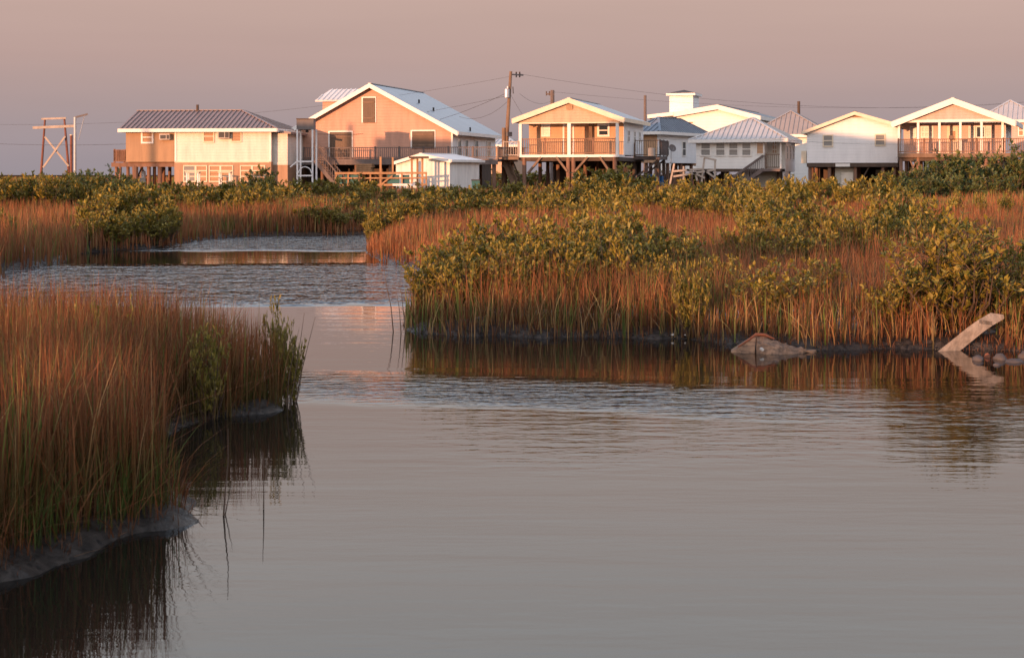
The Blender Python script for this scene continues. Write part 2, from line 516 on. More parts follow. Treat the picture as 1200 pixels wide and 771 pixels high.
h3 = math_node(nt, 'MULTIPLY', fine, 0.0008)
bp = N(nt, 'ShaderNodeBump'); bp.inputs['Strength'].default_value = 1.0; bp.inputs['Distance'].default_value = 1.0
nt.links.new(math_node(nt, 'ADD', h1, math_node(nt, 'ADD', h2, h3)), bp.inputs['Height'])
nt.links.new(bp.outputs[0], b.inputs['Normal'])
b.inputs['Base Color'].default_value = (0.012, 0.010, 0.008, 1)
b.inputs['Roughness'].default_value = 0.025
b.inputs['IOR'].default_value = 1.5
M['water'] = m
wb = MB()
wb.poly([(-120, -60, 0), (140, -60, 0), (140, 120, 0), (-120, 120, 0)])
tag(wb.build('water', M['water']), 'still brown creek water mirroring the mauve sky', 'water', kind='structure')

# ------------------------------------------------------------------ marsh grass
BROWN = np.array([(0.33, 0.125, 0.05), (0.28, 0.10, 0.04), (0.38, 0.155, 0.06), (0.24, 0.085, 0.038), (0.31, 0.15, 0.065)])
TAN = np.array([(0.36, 0.22, 0.10), (0.32, 0.19, 0.08), (0.30, 0.22, 0.08)])
GREEN = np.array([(0.085, 0.115, 0.025), (0.065, 0.10, 0.02), (0.12, 0.13, 0.03), (0.055, 0.085, 0.02)])

def blades(x, y, h, w, base, tip, bend=0.22, levels=4, g0=0.15, g1=0.6):
    """one strip per blade; base and tip colours blend along its length"""
    n = len(x)
    z0 = height(x, y) - 0.02
    az = rng.uniform(0, 2 * np.pi, n)
    lean = np.abs(rng.normal(0, 1, n)) * bend * h
    face = az + rng.normal(np.pi / 2, 0.5, n)
    t = np.linspace(0, 1, levels)
    wd = np.array([1.0, 0.9, 0.62, 0.0]) if levels == 4 else np.array([1.0, 0.75, 0.0])
    co, cols = [], []
    for k in range(levels):
        cx = x + np.cos(az) * lean * t[k] ** 2; cy = y + np.sin(az) * lean * t[k] ** 2
        cz = z0 + h * t[k] * (1 - 0.10 * t[k] * np.minimum(lean / h, 1.5))
        g = np.clip((t[k] - g0) / (g1 - g0), 0, 1)
        c = base * (1 - g) + tip * g
        if k < levels - 1:
            ox, oy = np.cos(face) * w * wd[k] / 2, np.sin(face) * w * wd[k] / 2
            co += [np.stack([cx - ox, cy - oy, cz], 1), np.stack([cx + ox, cy + oy, cz], 1)]
            cols += [c, c]
        else:
            co.append(np.stack([cx, cy, cz], 1)); cols.append(c)
    V = 2 * (levels - 1) + 1
    co = np.stack(co, 1).reshape(-1, 3); cols = np.stack(cols, 1).reshape(-1, 3)
    tri = []
    for k in range(levels - 2):
        a = 2 * k
        tri += [(a, a + 1, a + 3), (a, a + 3, a + 2)]
    a = 2 * (levels - 2); tri.append((a, a + 1, a + 2))
    tri = (np.array(tri)[None] + (np.arange(n) * V)[:, None, None]).reshape(-1, 3)
    return co, tri, cols

def pick(pal, n, jit=0.14):
    c = pal[rng.integers(0, len(pal), n)]
    return c * rng.uniform(1 - jit, 1 + jit, (n, 1))

def scatter(x0, x1, y0, y1, dens):
    n = int((x1 - x0) * (y1 - y0) * dens)
    return rng.uniform(x0, x1, n), rng.uniform(y0, y1, n)

def join(parts):
    off = 0; C, T, K = [], [], []
    for co, tri, cols in parts:
        C.append(co); T.append(tri + off); K.append(cols); off += len(co)
    return np.concatenate(C), np.concatenate(T), np.concatenate(K)

def grass_obj(name, parts, label):
    co, tri, cols = join(parts)
    o = np_mesh(name, co, tri, M['grass'], False, cols)
    return tag(o, label, 'grass', kind='stuff')

# the clump in the left foreground
parts = []
x, y = scatter(-9, -1.2, 5.5, 17.0, 2300)
d = land_dist(x, y)
cl = noise2(x, y, 0.22, 21)
cl2 = noise2(x, y, 0.45, 23)
k = (d > np.where(y > 10.8, 0.03 + 0.10 * cl, 0.12 + 0.16 * cl)) & (rng.uniform(0, 1, len(x)) < np.where(d < 2.2, 0.12 + 1.0 * cl * (0.35 + cl2), 0.25)) & (x > -0.345 * y - 2.0)
x, y, d = x[k], y[k], d[k]; n = len(x)
hb = (0.72 + 0.24 * noise2(x, y, 1.1, 22) + 0.08 * np.clip((13 - y) / 5, -1, 1)) * np.clip(0.84 + 0.5 * d, 0, 1)
h = hb * rng.uniform(0.72, 1.16, n)
pt = (0.38 + 0.6 * noise2(x, y, 0.5, 26))[:, None]
tip = pick(BROWN, n, 0.3) * pt * np.array((1.0, 0.92, 0.88))
s_ = rng.uniform(0, 1, n) < 0.10; tip[s_] = pick(TAN, s_.sum(), 0.3)
s_ = rng.uniform(0, 1, n) < 0.22 * noise2(x, y, 0.9, 27); tip[s_] = pick(GREEN, s_.sum(), 0.3) * 1.5
parts.append(blades(x, y, h * (0.85 + 0.25 * noise2(x, y, 0.35, 28)), rng.uniform(0.004, 0.010, n), 0.45 * pick(GREEN, n) + 0.16 * pick(BROWN, n) * 0.7, tip, np.where(rng.uniform(0, 1, n) < 0.06, 0.6, 0.20)))  # green bases, darkened in colour for the shade low in the clump
# dead tangle in its lower half
x, y = scatter(-6, -1.2, 5.5, 16.5, 700)
d = land_dist(x, y); k = (d > 0.12) & (d < 2.4) & (x > -0.345 * y - 1.0); x, y = x[k], y[k]; n = len(x)
parts.append(blades(x, y, rng.uniform(0.12, 0.5, n), rng.uniform(0.003, 0.008, n), pick(BROWN, n, 0.5) * 0.45, pick(BROWN, n, 0.5) * 0.8, 0.95))
# fresh green shoots along its wet edge
x, y = scatter(-6, -1.2, 5.5, 16.5, 1100)
d = land_dist(x, y); cl = noise2(x, y, 0.3, 25)
k = (d > 0.10 + 0.12 * cl) & (d < 0.95) & (cl > 0.42) & (rng.uniform(0, 1, len(x)) < 1.1 - d)
x, y = x[k], y[k]; n = len(x)
parts.append(blades(x, y, rng.uniform(0.16, 0.5, n), rng.uniform(0.004, 0.010, n), pick(GREEN, n) * 0.8, pick(GREEN, n) * 1.3, 0.42))
# broken stalks lying on the mud
x, y = scatter(-6, -1.2, 6.0, 15.5, 70)
d = land_dist(x, y); k = (d > 0.03) & (d < 0.5); x, y = x[k], y[k]; n = len(x)
parts.append(blades(x, y, rng.uniform(0.02, 0.06, n), rng.uniform(0.004, 0.010, n), pick(TAN, n, 0.4) * 0.6, pick(BROWN, n, 0.4), 4.5))
# cut stubble and clods along the wet edge
x, y = scatter(-6, -1.2, 6.0, 15.5, 420)
d = land_dist(x, y); cl = noise2(x, y, 0.18, 29); k = (d > 0.04) & (d < 0.42) & (cl > 0.45); x, y = x[k], y[k]; n = len(x)
parts.append(blades(x, y, rng.uniform(0.03, 0.11, n), rng.uniform(0.004, 0.009, n), pick(BROWN, n, 0.5) * 0.25, pick(BROWN, n, 0.5) * 0.5, 0.5))
# long pale stalks standing out of it
x, y = scatter(-6, -1.4, 6.5, 15.5, 26)
d = land_dist(x, y); k = d > 0.3; x, y = x[k], y[k]; n = len(x)
parts.append(blades(x, y, rng.uniform(0.7, 1.05, n), rng.uniform(0.006, 0.012, n), pick(BROWN, n), pick(TAN, n) * 0.8, 0.2))
# land out of frame to the left keeps the clump in its own shade
x, y = scatter(-24, -1.5, 1.0, 17, 120)
d = land_dist(x, y); k = (d > 0.2) & (x < -0.345 * y - 2.0); x, y = x[k], y[k]; n = len(x)
parts.append(blades(x, y, rng.uniform(0.7, 1.0, n), rng.uniform(0.02, 0.035, n), pick(BROWN, n), pick(BROWN, n), 0.2, 3))
grass_obj('marsh_grass', parts, 'russet marsh grass with green shoots at its foot, in the big clump on the near left mud bank')

# the bank on the right of the creek
def mixed(x, y, n, pg=0.16, pt=0.2, scale=2.2, seed=31):
    u = rng.uniform(0, 1, n); g = noise2(x, y, scale, seed)
    tip = pick(BROWN, n)
    s = u < pt; tip[s] = pick(TAN, s.sum())
    s = (u > 1 - pg * 2 * g); tip[s] = pick(GREEN, s.sum()) * 1.7
    return tip
parts = []
x, y = scatter(-3.2, 13.5, 16.8, 27.5, 900)
d = land_dist(x, y); cl = noise2(x, y, 0.25, 33)
cl2 = noise2(x, y, 0.7, 37)
plank = (np.abs(x - 5.22) < 0.36) & (y < 17.8)
k = (d > 0.0 + 0.14 * cl) & ~plank & (rng.uniform(0, 1, len(x)) < np.where(d < 1.6, 0.08 + 1.1 * cl * (0.3 + cl2), np.where(d < 4, 0.32, 0.2)))
x, y, d = x[k], y[k], d[k]; n = len(x)
h = (0.40 + 0.42 * noise2(x, y, 0.9, 34)) * np.clip(0.55 + 0.7 * d, 0, 1) * rng.uniform(0.6, 1.25, n)
tip = mixed(x, y, n, 0.09, 0.12) * rng.uniform(0.55, 1.1, (n, 1)) * (0.7 + 0.5 * noise2(x, y, 0.6, 38))[:, None]
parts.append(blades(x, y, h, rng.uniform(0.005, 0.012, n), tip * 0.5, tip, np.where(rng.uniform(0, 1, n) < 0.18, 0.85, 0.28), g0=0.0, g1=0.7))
x, y = scatter(-3, 13, 17, 22, 40)
d = land_dist(x, y); cl = noise2(x, y, 0.8, 36)
k = (d > 0.06) & (d < 1.5) & (cl > 0.45) & ~((np.abs(x - 5.22) < 0.36) & (y < 17.8)); x, y = x[k], y[k]; n = len(x)
parts.append(blades(x, y, rng.uniform(0.3, 0.62, n), rng.uniform(0.012, 0.022, n), pick(GREEN, n) * 1.1, pick(GREEN, n) * 1.6, 0.16))
x, y = scatter(-3, 13, 17, 22, 90)
d = land_dist(x, y); k = (d > 0.04) & (d < 0.9) & ~((np.abs(x - 5.22) < 0.36) & (y < 17.8)); x, y = x[k], y[k]; n = len(x)
parts.append(blades(x, y, rng.uniform(0.2, 0.6, n), rng.uniform(0.008, 0.016, n), pick(TAN, n), pick(TAN, n) * 1.15, 0.5))
x, y = scatter(-3, 13, 17, 22, 60)
d = land_dist(x, y); k = (d > 0.0) & (d < 0.4); x, y = x[k], y[k]; n = len(x)
parts.append(blades(x, y, rng.uniform(0.03, 0.09, n), rng.uniform(0.008, 0.018, n), pick(TAN, n, 0.4) * 0.7, pick(BROWN, n, 0.4), 4.0))
x, y = scatter(-3, 13, 17, 22, 420)
d = land_dist(x, y); cl = noise2(x, y, 0.3, 39); k = (d > 0.02) & (d < 0.35) & (cl > 0.35); x, y = x[k], y[k]; n = len(x)
parts.append(blades(x, y, rng.uniform(0.04, 0.16, n), rng.uniform(0.006, 0.014, n), pick(BROWN, n, 0.5) * 0.3, pick(BROWN, n, 0.5) * 0.6, 0.5))
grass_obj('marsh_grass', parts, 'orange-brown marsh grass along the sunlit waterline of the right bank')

# the open marsh behind, up to the houses
parts = []
x, y = scatter(-31, 27, 26, 62, 130)
k = (x > -0.42 * y - 4) & (x < 0.37 * y + 3); x, y = x[k], y[k]
d = land_dist(x, y); cl = noise2(x, y, 0.6, 41)
k = (d > 0.03) & (rng.uniform(0, 1, len(x)) < np.where(d < 2.5, 1.0, 0.45 + 0.4 * cl)); x, y, d = x[k], y[k], d[k]; n = len(x)
h = (0.42 + 0.42 * noise2(x, y, 2.5, 42) + 0.26 * ((x < -9.6) & (y < 40)) + 0.16 * ((x < -6) & (y > 44) & (y < 58))) * np.clip(0.6 + 0.4 * d, 0, 1) * rng.uniform(0.65, 1.25, n)
tip = mixed(x, y, n, 0.08, 0.08, 4.0, 43) * (0.65 + 0.5 * noise2(x, y, 1.5, 47))[:, None]
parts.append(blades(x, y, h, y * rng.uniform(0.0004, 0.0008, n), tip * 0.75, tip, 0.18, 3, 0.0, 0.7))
x, y = scatter(-54, 47, 62, 118, 26)
k = (x > -0.42 * y - 4) & (x < 0.37 * y + 3); x, y = x[k], y[k]; n = len(x)
h = (0.55 + 0.4 * noise2(x, y, 5.0, 44)) * rng.uniform(0.7, 1.2, n)
tip = mixed(x, y, n, 0.2, 0.1, 6.0, 45)
parts.append(blades(x, y, h, y * rng.uniform(0.0006, 0.0012, n), tip * 0.75, tip, 0.18, 3, 0.0, 0.7))
x, y = scatter(-150, 150, 118, 420, 1.0)
k = (np.abs(x) < 0.345 * y + 3); x, y = x[k], y[k]; n = len(x)
tip = mixed(x, y, n, 0.35, 0.05, 20.0, 46)
parts.append(blades(x, y, rng.uniform(0.6, 1.3, n), y * rng.uniform(0.001, 0.003, n), tip * 0.75, tip, 0.2, 3, 0.0, 0.7))
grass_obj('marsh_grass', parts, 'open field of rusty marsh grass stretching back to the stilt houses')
# ------------------------------------------------------------------ mangrove shrubs
LEAF = np.array([(0.22, 0.175, 0.028), (0.27, 0.21, 0.04), (0.16, 0.14, 0.022), (0.32, 0.25, 0.06), (0.11, 0.11, 0.018)])
DARKLEAF = np.array([(0.085, 0.115, 0.035), (0.11, 0.13, 0.042), (0.07, 0.10, 0.03), (0.13, 0.14, 0.048)])

PH, PW = {}, {}
def shrub_proto(name, seed, stems, twigs, per, leaf_l, pal, wide=0.6, tall=1.0, low=0.25):
    """unit shrub about 1 m tall: many rising stems, leaves set upright around the twig ends"""
    r = np.random.default_rng(seed)
    tb = MB(); tips = []
    for i in range(stems):
        a = r.uniform(0, 2 * math.pi); rad = wide * math.sqrt(r.uniform(0.0, 1.0))
        hh = tall * r.uniform(0.5, 1.0) * (1 - 0.25 * (rad / wide) ** 2)
        p0 = Vector((0.25 * rad * math.cos(a), 0.25 * rad * math.sin(a), 0))
        p1 = Vector((0.75 * rad * math.cos(a) + r.normal(0, .04), 0.75 * rad * math.sin(a) + r.normal(0, .04), hh * 0.45))
        p2 = Vector((rad * math.cos(a), rad * math.sin(a), hh))
        tb.tube([p0, p1, p2], [0.012, 0.008, 0.003], 4, False)
        for j in range(twigs):
            t = r.uniform(low, 1.0) if j else 1.0
            q = p0 * (1 - t) ** 2 + p1 * 2 * t * (1 - t) + p2 * t * t
            b2 = r.uniform(0, 2 * math.pi); ln = r.uniform(0.10, 0.24)
            e = q + Vector((math.cos(b2) * ln * 0.75, math.sin(b2) * ln * 0.75, ln * r.uniform(0.5, 1.1)))
            tb.tube([q, e], [0.005, 0.002], 3, False)
            if r.uniform() > 0.14: tips.append((q, e))
    n = len(tips) * per
    q = np.repeat(np.array([t[0] for t in tips]), per, 0); e = np.repeat(np.array([t[1] for t in tips]), per, 0)
    s = r.uniform(0.25, 1.05, (n, 1))
    c = q + (e - q) * s
    az = r.uniform(0, 2 * math.pi, n); el = r.uniform(0.15, 1.25, n)
    d = np.stack([np.cos(az) * np.cos(el), np.sin(az) * np.cos(el), np.sin(el)], 1)
    L = leaf_l * r.uniform(0.5, 1.5, (n, 1)); Wd = L * r.uniform(0.36, 0.5, (n, 1))
    side = np.cross(d, np.array([0, 0, 1.0])); side /= np.linalg.norm(side, axis=1, keepdims=True) + 1e-9
    nrm = np.cross(side, d)
    roll = r.normal(0, 0.5, (n, 1))
    side2 = side * np.cos(roll) + nrm * np.sin(roll); nrm2 = nrm * np.cos(roll) - side * np.sin(roll)
    fold = 0.18 * Wd * nrm2
    v = np.stack([c, c + d * L * 0.5 + side2 * Wd * 0.5 + fold, c + d * L, c + d * L * 0.5 - side2 * Wd * 0.5 + fold, c + d * L * 0.52 - fold * 0.4], 1).reshape(-1, 3)
    tri = np.array([(0, 1, 4), (1, 2, 4), (2, 3, 4), (3, 0, 4)])
    tri = (tri[None] + (np.arange(n) * 5)[:, None, None]).reshape(-1, 3)
    col = pal[r.integers(0, len(pal), n)] * r.uniform(0.8, 1.25, (n, 1))
    yel = r.uniform(0, 1, n) < 0.06
    col[yel] = np.array((0.26, 0.20, 0.05)) * r.uniform(0.7, 1.1, (yel.sum(), 1))
    root = empty(name, (0, 0, 0)); PH[root.name] = float(np.percentile(v[:, 2], 98.5)); PW[root.name] = float(np.percentile(np.abs(v[:, :2]), 97)) * 2
    f = np_mesh('foliage', v, tri, M['leaf'], False, np.repeat(col, 5, 0)); f.parent = root
    tb.build('stems', M['twig'], root)
    return root

PROTO = {
    'near': [shrub_proto('mangrove_shrub', 100 + i, 30, 11, 11, 0.078, LEAF, 0.62, 1.0, 0.16) for i in range(4)],
    'big': [shrub_proto('mangrove_shrub', 150, 64, 13, 11, 0.058, LEAF, 0.62, 1.0, 0.04)],
    'mid': [shrub_proto('mangrove_shrub', 200 + i, 28, 9, 10, 0.10, LEAF, 0.62, 1.0, 0.2) for i in range(3)],
    'far': [shrub_proto('mangrove_shrub', 300 + i, 26, 9, 13, 0.105, LEAF, 0.66, 1.0, 0.12) for i in range(3)],
    'dark': [shrub_proto('mangrove_shrub', 400 + i, 30, 10, 13, 0.10, DARKLEAF, 0.68, 1.0, 0.08) for i in range(3)],
    'sprig': [shrub_proto('mangrove_sprig', 500 + i, 4, 4, 8, 0.065, LEAF, 0.12, 1.0, 0.35) for i in range(2)],
}
_used = {}
def shrub(kind, px, top, Y, wpx, label, group, sq=1.0, base=None):
    """a shrub whose crown top is seen at (px, top) at depth Y and is wpx pixels wide"""
    top += 3.0 if kind in ('far', 'mid') else 0.0
    ps = PROTO[kind]; i = _used.get(kind, 0); _used[kind] = i + 1
    p = ps[i % len(ps)]
    o = p if i < len(ps) else copy_tree(p)
    X = wx(px, Y)
    z0 = float(height(np.array([X]), np.array([Y]))[0]) if base is None else base
    H = max(0.25, wz(top, Y) - z0) / PH[p.name]
    Wm = 0.86 * wpx * Y / F
    s = Wm / PW[p.name]
    o.location = (X, Y, z0 - 0.03)
    o.rotation_euler = (random.uniform(-.06, .06), random.uniform(-.06, .06), random.uniform(0, 6.28))
    o.scale = (s, s * sq, H)
    tag(o, label, 'shrub' if kind != 'sprig' else 'sprig', group)
    return o

def row(kind, label, group, items):
    for it in items: shrub(kind, *it[:4], label, group, *(it[4:]))

# thicket on the near point of the right bank
row('near', 'olive mangrove shrub of the thicket on the near point of the right bank', 'mangrove thicket on the point', [
    (505, 292, 20.6, 78), (535, 276, 21.4, 90), (560, 262, 22.2, 95), (592, 258, 22.6, 95), (620, 264, 21.0, 85), (650, 256, 22.4, 100),
    (684, 254, 22.0, 90), (712, 262, 20.8, 85), (742, 266, 22.6, 90), (780, 268, 23.2, 85), (806, 280, 22.4, 60), (660, 284, 20.4, 80), (590, 288, 20.4, 80), (545, 300, 20.2, 70)])
shrub('near', 812, 308, 18.75, 46, 'slim yellow-green shrub standing alone at the water edge of the right bank', None)
shrub('near', 908, 308, 19.0, 95, 'low olive shrub in the grass behind the upturned hull fragment', None)
shrub('big', 1118, 262, 18.35, 150, 'biggest near mangrove shrub, above the pale bent plank', None)
shrub('near', 1052, 322, 18.3, 70, 'small shrub left of the pale bent plank at the foot of the biggest near shrub', None)
row('near', 'mangrove shrub overhanging the pale bent plank at the right picture edge', 'shrubs over the plank', [
    (1196, 282, 18.9, 66), (1188, 332, 18.2, 70), (1222, 300, 18.4, 70)])
shrub('near', 768, 300, 20.4, 54, 'low mangrove shrub in the grass right below the right end of the point thicket', None)
shrub('near', 846, 300, 20.8, 56, 'low mangrove shrub in the grass behind the slim yellow-green shrub', None)
shrub('near', 962, 304, 20.4, 60, 'low mangrove shrub in the grass between the hull fragment and the bent plank', None)
# second row on the right bank
row('near', 'gold-lit mangrove shrub in the middle of the right marsh', 'middle marsh shrubs', [
    (872, 256, 26.5, 60), (893, 232, 29.5, 80), (925, 226, 31.0, 80), (958, 238, 30.0, 76), (905, 262, 26.0, 70), (944, 262, 26.4, 72), (985, 246, 28.5, 64), (1012, 252, 28.0, 56)])
row('mid', 'mangrove shrub behind the biggest near shrub, in front of the low white house', 'shrubs before the low white house', [
    (1030, 224, 35.0, 56), (1058, 220, 36.0, 60), (1086, 232, 33.0, 56), (1046, 246, 31.0, 60), (1072, 252, 30.0, 50)])
row('mid', 'dark-hearted shrub behind the thicket on the point', 'shrubs behind the point thicket', [
    (726, 236, 31, 60), (700, 246, 29, 54), (762, 262, 26, 44)])
row('mid', 'mangrove shrub on the second point, across the inlet from the thicket', 'shrubs on the second point', [
    (452, 236, 43, 44), (474, 228, 46, 50), (500, 224, 48, 52), (528, 222, 50, 50), (556, 222, 51, 48), (582, 226, 50, 46), (604, 226, 52, 30), (437, 252, 41, 22)])
row('mid', 'mangrove shrub in the belt before the peach house with the porch', 'belt before the peach porch house', [
    (634, 214, 58, 44), (662, 210, 60, 48), (690, 206, 62, 50), (722, 208, 60, 46), (650, 228, 50, 40), (692, 224, 48, 46), (670, 236, 44, 40), (712, 226, 46, 40), (620, 232, 48, 30)])
row('mid', 'mangrove shrub in the belt before the white hip-roofed house', 'belt before the white hip-roofed house', [
    (756, 214, 58, 44), (782, 212, 60, 44), (806, 210, 58, 46), (830, 210, 60, 48), (850, 206, 64, 50), (822, 224, 50, 46), (842, 226, 48, 40), (792, 224, 50, 36),
    (874, 210, 62, 44), (898, 212, 60, 40), (868, 218, 44, 40), (886, 224, 40, 44)])
row('far', 'bushy mangrove right in front of the peach house stilts', 'bushes at the peach house stilts', [
    (712, 194, 88, 78), (692, 206, 90, 44), (742, 203, 86, 52)])
row('far', 'olive bush at the foot of the low white house', 'bushes at the low white house', [
    (918, 206, 74, 44), (946, 207, 72, 44), (972, 207, 74, 40), (1000, 208, 70, 46), (1030, 206, 74, 44), (990, 216, 60, 36), (935, 213, 62, 30)])
row('dark', 'tall dark green bush in the hedge before the pink porch house', 'dark hedge before the pink house', [
    (1048, 204, 84, 46), (1072, 200, 86, 50), (1098, 190, 88, 58), (1126, 186, 88, 60), (1152, 184, 90, 60), (1180, 181, 90, 62), (1208, 180, 90, 60), (1082, 210, 80, 44), (1118, 206, 80, 50), (1165, 205, 80, 50)])
row('mid', 'small pale sprouting shrub alone in the right grass field', 'lone sprouts in the right field', [
    (1120, 222, 55, 20), (1150, 226, 52, 16), (1178, 224, 54, 18)])
# left side of the creek
row('far', 'olive shrub in the thick belt at the left picture edge, below the timber gantry', 'belt below the timber gantry', [
    (-6, 210, 74, 44), (18, 208, 76, 46), (44, 206, 78, 46), (70, 204, 80, 48), (96, 206, 78, 48), (8, 218, 66, 46), (34, 217, 66, 44), (60, 216, 68, 44), (86, 216, 66, 44)])
row('mid', 'olive shrub of the front row at the left picture edge, behind the russet grass', 'front row at the left edge', [
    (-8, 209, 56, 46), (14, 206, 57, 48), (36, 207, 58, 48), (60, 205, 57, 46), (82, 207, 59, 46), (100, 208, 58, 40)])
row('mid', 'olive shrub on the flat before the long tan and cream house, left of the tank', 'shrubs on the left flat', [
    (214, 215, 58, 44), (238, 214, 60, 46), (262, 213, 61, 46), (286, 214, 60, 46), (308, 216, 58, 40), (226, 224, 54, 30), (275, 222, 54, 34)])
row('dark', 'dark green shrub in the belt before the tan and cream house', 'dark belt before the tan and cream house', [
    (106, 202, 84, 50), (130, 204, 82, 50), (112, 213, 72, 46), (92, 210, 74, 40), (140, 210, 78, 40)])
row('far', 'olive shrub lining the foot of the tan and cream house', 'shrubs at the tan and cream house', [
    (160, 211, 80, 44), (184, 212, 78, 44), (206, 214, 76, 42), (228, 215, 74, 42), (250, 214, 76, 42), (272, 212, 78, 42), (318, 210, 80, 40), (262, 220, 66, 40), (300, 218, 68, 40), (335, 214, 74, 40)])
shrub('dark', 300, 199, 90, 44, 'tallest shrub, in front of the right corner of the tan and cream house', None)
row('mid', 'gold-topped mangrove shrub in the clump on the left bank of the creek', 'clump on the left bank', [
    (112, 226, 43.5, 50), (136, 217, 44.5, 58), (160, 214, 45.5, 58), (182, 220, 45, 52), (122, 244, 41.2, 48), (104, 250, 40.4, 38), (148, 246, 42.0, 48), (196, 234, 44, 38), (184, 252, 42.8, 42), (134, 262, 41.0, 36), (168, 240, 43, 44)])
row('mid', 'mangrove shrub on the far bank of the creek, below the white-legged tank', 'shrubs below the tank', [
    (318, 220, 62, 40), (342, 222, 60, 40), (364, 224, 58, 42), (386, 228, 56, 44), (406, 226, 58, 40), (372, 236, 52, 50), (394, 242, 51.8, 42), (424, 240, 52.5, 28), (330, 232, 57, 36), (425, 216, 66, 30)])
row('far', 'low olive bush in front of the small white shed', 'bushes before the shed', [
    (362, 208, 84, 40), (388, 209, 82, 40), (414, 206, 84, 44), (432, 211, 78, 36), (460, 217, 70, 36), (490, 216, 72, 38), (520, 215, 74, 38), (548, 216, 72, 36), (576, 214, 76, 38), (602, 212, 78, 36)])
row('mid', 'yellowish shrub at the left picture edge on the grassy bank', 'yellow edge shrubs', [
    (4, 246, 36.5, 34), (-14, 250, 36, 30)])
# scrub behind the houses, seen between the stilts
row('far', 'dim scrub bush on the far side of the stilt houses, seen between their stilts', 'scrub behind the houses', [
    (px, 197 + (i * 7) % 6, 150 + (i * 5) % 9, 62) for i, px in enumerate(range(352, 1200, 30)) if not 745 < px < 800])
# sprigs rising out of the near grass clump
row('sprig', 'yellow-green mangrove sprig poking above the near left grass', 'sprigs above the near grass', [
    (92, 342, 12.0, 12), (110, 336, 12.4, 18), (153, 342, 12.2, 14), (122, 345, 12.2, 10)])
shrub('near', 324, 357, 13.75, 32, 'leafy mangrove bush rising at the tip of the near left grass', None)
shrub('near', 341, 382, 13.55, 30, 'lower mangrove bush leaning out at the tip of the near left grass, over the water', None)
shrub('near', 245, 386, 12.6, 50, 'green mangrove bush sunk in the middle of the near left grass', None)
# ------------------------------------------------------------------ houses on stilts
M['cream'] = siding('cream_clapboard', (0.74, 0.67, 0.57), 0.2)
M['tan'] = siding('tan_panel', (0.36, 0.21, 0.11), 1.2, True, 0.01)
M['tan_low'] = siding('tan_lower_panel', (0.38, 0.22, 0.13), 0.6, True, 0.008)
M['salmon'] = siding('salmon_clapboard', (0.55, 0.29, 0.195), 0.22)
M['peach'] = siding('peach_clapboard', (0.53, 0.31, 0.17), 0.22)
M['peach_pale'] = siding('pale_peach_clapboard', (0.57, 0.37, 0.24), 0.2)
M['pink'] = siding('pinkish_clapboard', (0.58, 0.41, 0.34), 0.2)
M['white'] = siding('white_clapboard', (0.80, 0.78, 0.76), 0.22, wear=0.10)
M['ivory'] = siding('ivory_clapboard', (0.81, 0.79, 0.74), 0.28, wear=0.08)
M['shedwall'] = siding('white_ribbed_sheet', (0.80, 0.76, 0.70), 0.42, True, 0.03)
M['trim'] = plain('white_trim', (0.80, 0.76, 0.70), 0.5, 0.12)
M['trim_warm'] = plain('cream_trim', (0.74, 0.62, 0.46), 0.55, 0.15)
M['skirt'] = plain('pale_block_wall', (0.50, 0.47, 0.40), 0.8, 0.2)
M['roof_brown'] = plain('brown_metal_roof', (0.27, 0.19, 0.165), 0.45, 0.18, 1.2)
M['roof_grey'] = plain('grey_metal_roof', (0.36, 0.37, 0.38), 0.4, 0.14, 0.8)
M['roof_white'] = plain('white_metal_roof', (0.74, 0.70, 0.66), 0.45, 0.14, 0.8)
M['roof_pale'] = plain('pale_metal_roof', (0.52, 0.49, 0.46), 0.4, 0.15, 0.8)
M['roof_tan'] = plain('tan_metal_roof', (0.35, 0.31, 0.285), 0.5, 0.15, 0.8)
M['roof_blue'] = plain('blue_metal_roof', (0.19, 0.215, 0.25), 0.4, 0.15, 0.8)
M['roof_slate'] = plain('slate_grey_roof', (0.15, 0.15, 0.16), 0.5, 0.2, 0.8)
M['roof_dark'] = plain('dark_shingle_roof', (0.07, 0.065, 0.065), 0.85, 0.3, 6)
M['wood'] = plain('weathered_wood', (0.22, 0.14, 0.09), 0.85, 0.4, 3, (1, 1, 0.3))
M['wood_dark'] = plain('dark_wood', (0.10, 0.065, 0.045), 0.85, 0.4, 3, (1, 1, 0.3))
M['wood_grey'] = plain('grey_deck_wood', (0.17, 0.13, 0.115), 0.85, 0.35, 3, (1, 1, 0.3))
M['wood_new'] = plain('orange_treated_wood', (0.42, 0.23, 0.11), 0.8, 0.3, 3, (1, 1, 0.3))
M['wood_pale'] = plain('bleached_wood', (0.46, 0.38, 0.31), 0.85, 0.3, 3, (1, 1, 0.3))
M['pile'] = plain('stilt_wood', (0.25, 0.135, 0.085), 0.85, 0.45, 2.5, (1, 1, 0.25))
M['brick_red'] = plain('red_brown_pole', (0.20, 0.075, 0.05), 0.8, 0.3)
M['shutter'] = siding('brown_shutter_boards', (0.115, 0.065, 0.036), 0.14, True, 0.015)
M['glass'] = glass('window_glass')
M['glass_tan'] = glass('window_blind_tan', blind=(0.50, 0.29, 0.16))
M['glass_white'] = glass('window_curtain_white', blind=(0.62, 0.58, 0.52), rough=0.3)
M['glass_grey'] = glass('window_blind_grey', blind=(0.28, 0.27, 0.25), rough=0.15)
M['metal'] = plain('galvanised_metal', (0.52, 0.53, 0.54), 0.4, 0.2, 4, metallic=0.5)
M['tank'] = plain('grey_tank', (0.17, 0.145, 0.135), 0.7, 0.3)
M['black'] = plain('dark_fitting', (0.03, 0.03, 0.032), 0.6, 0.2)
M['ac'] = plain('beige_appliance', (0.46, 0.40, 0.34), 0.6, 0.2)
M['blue'] = plain('blue_plastic', (0.03, 0.13, 0.32), 0.45, 0.2)
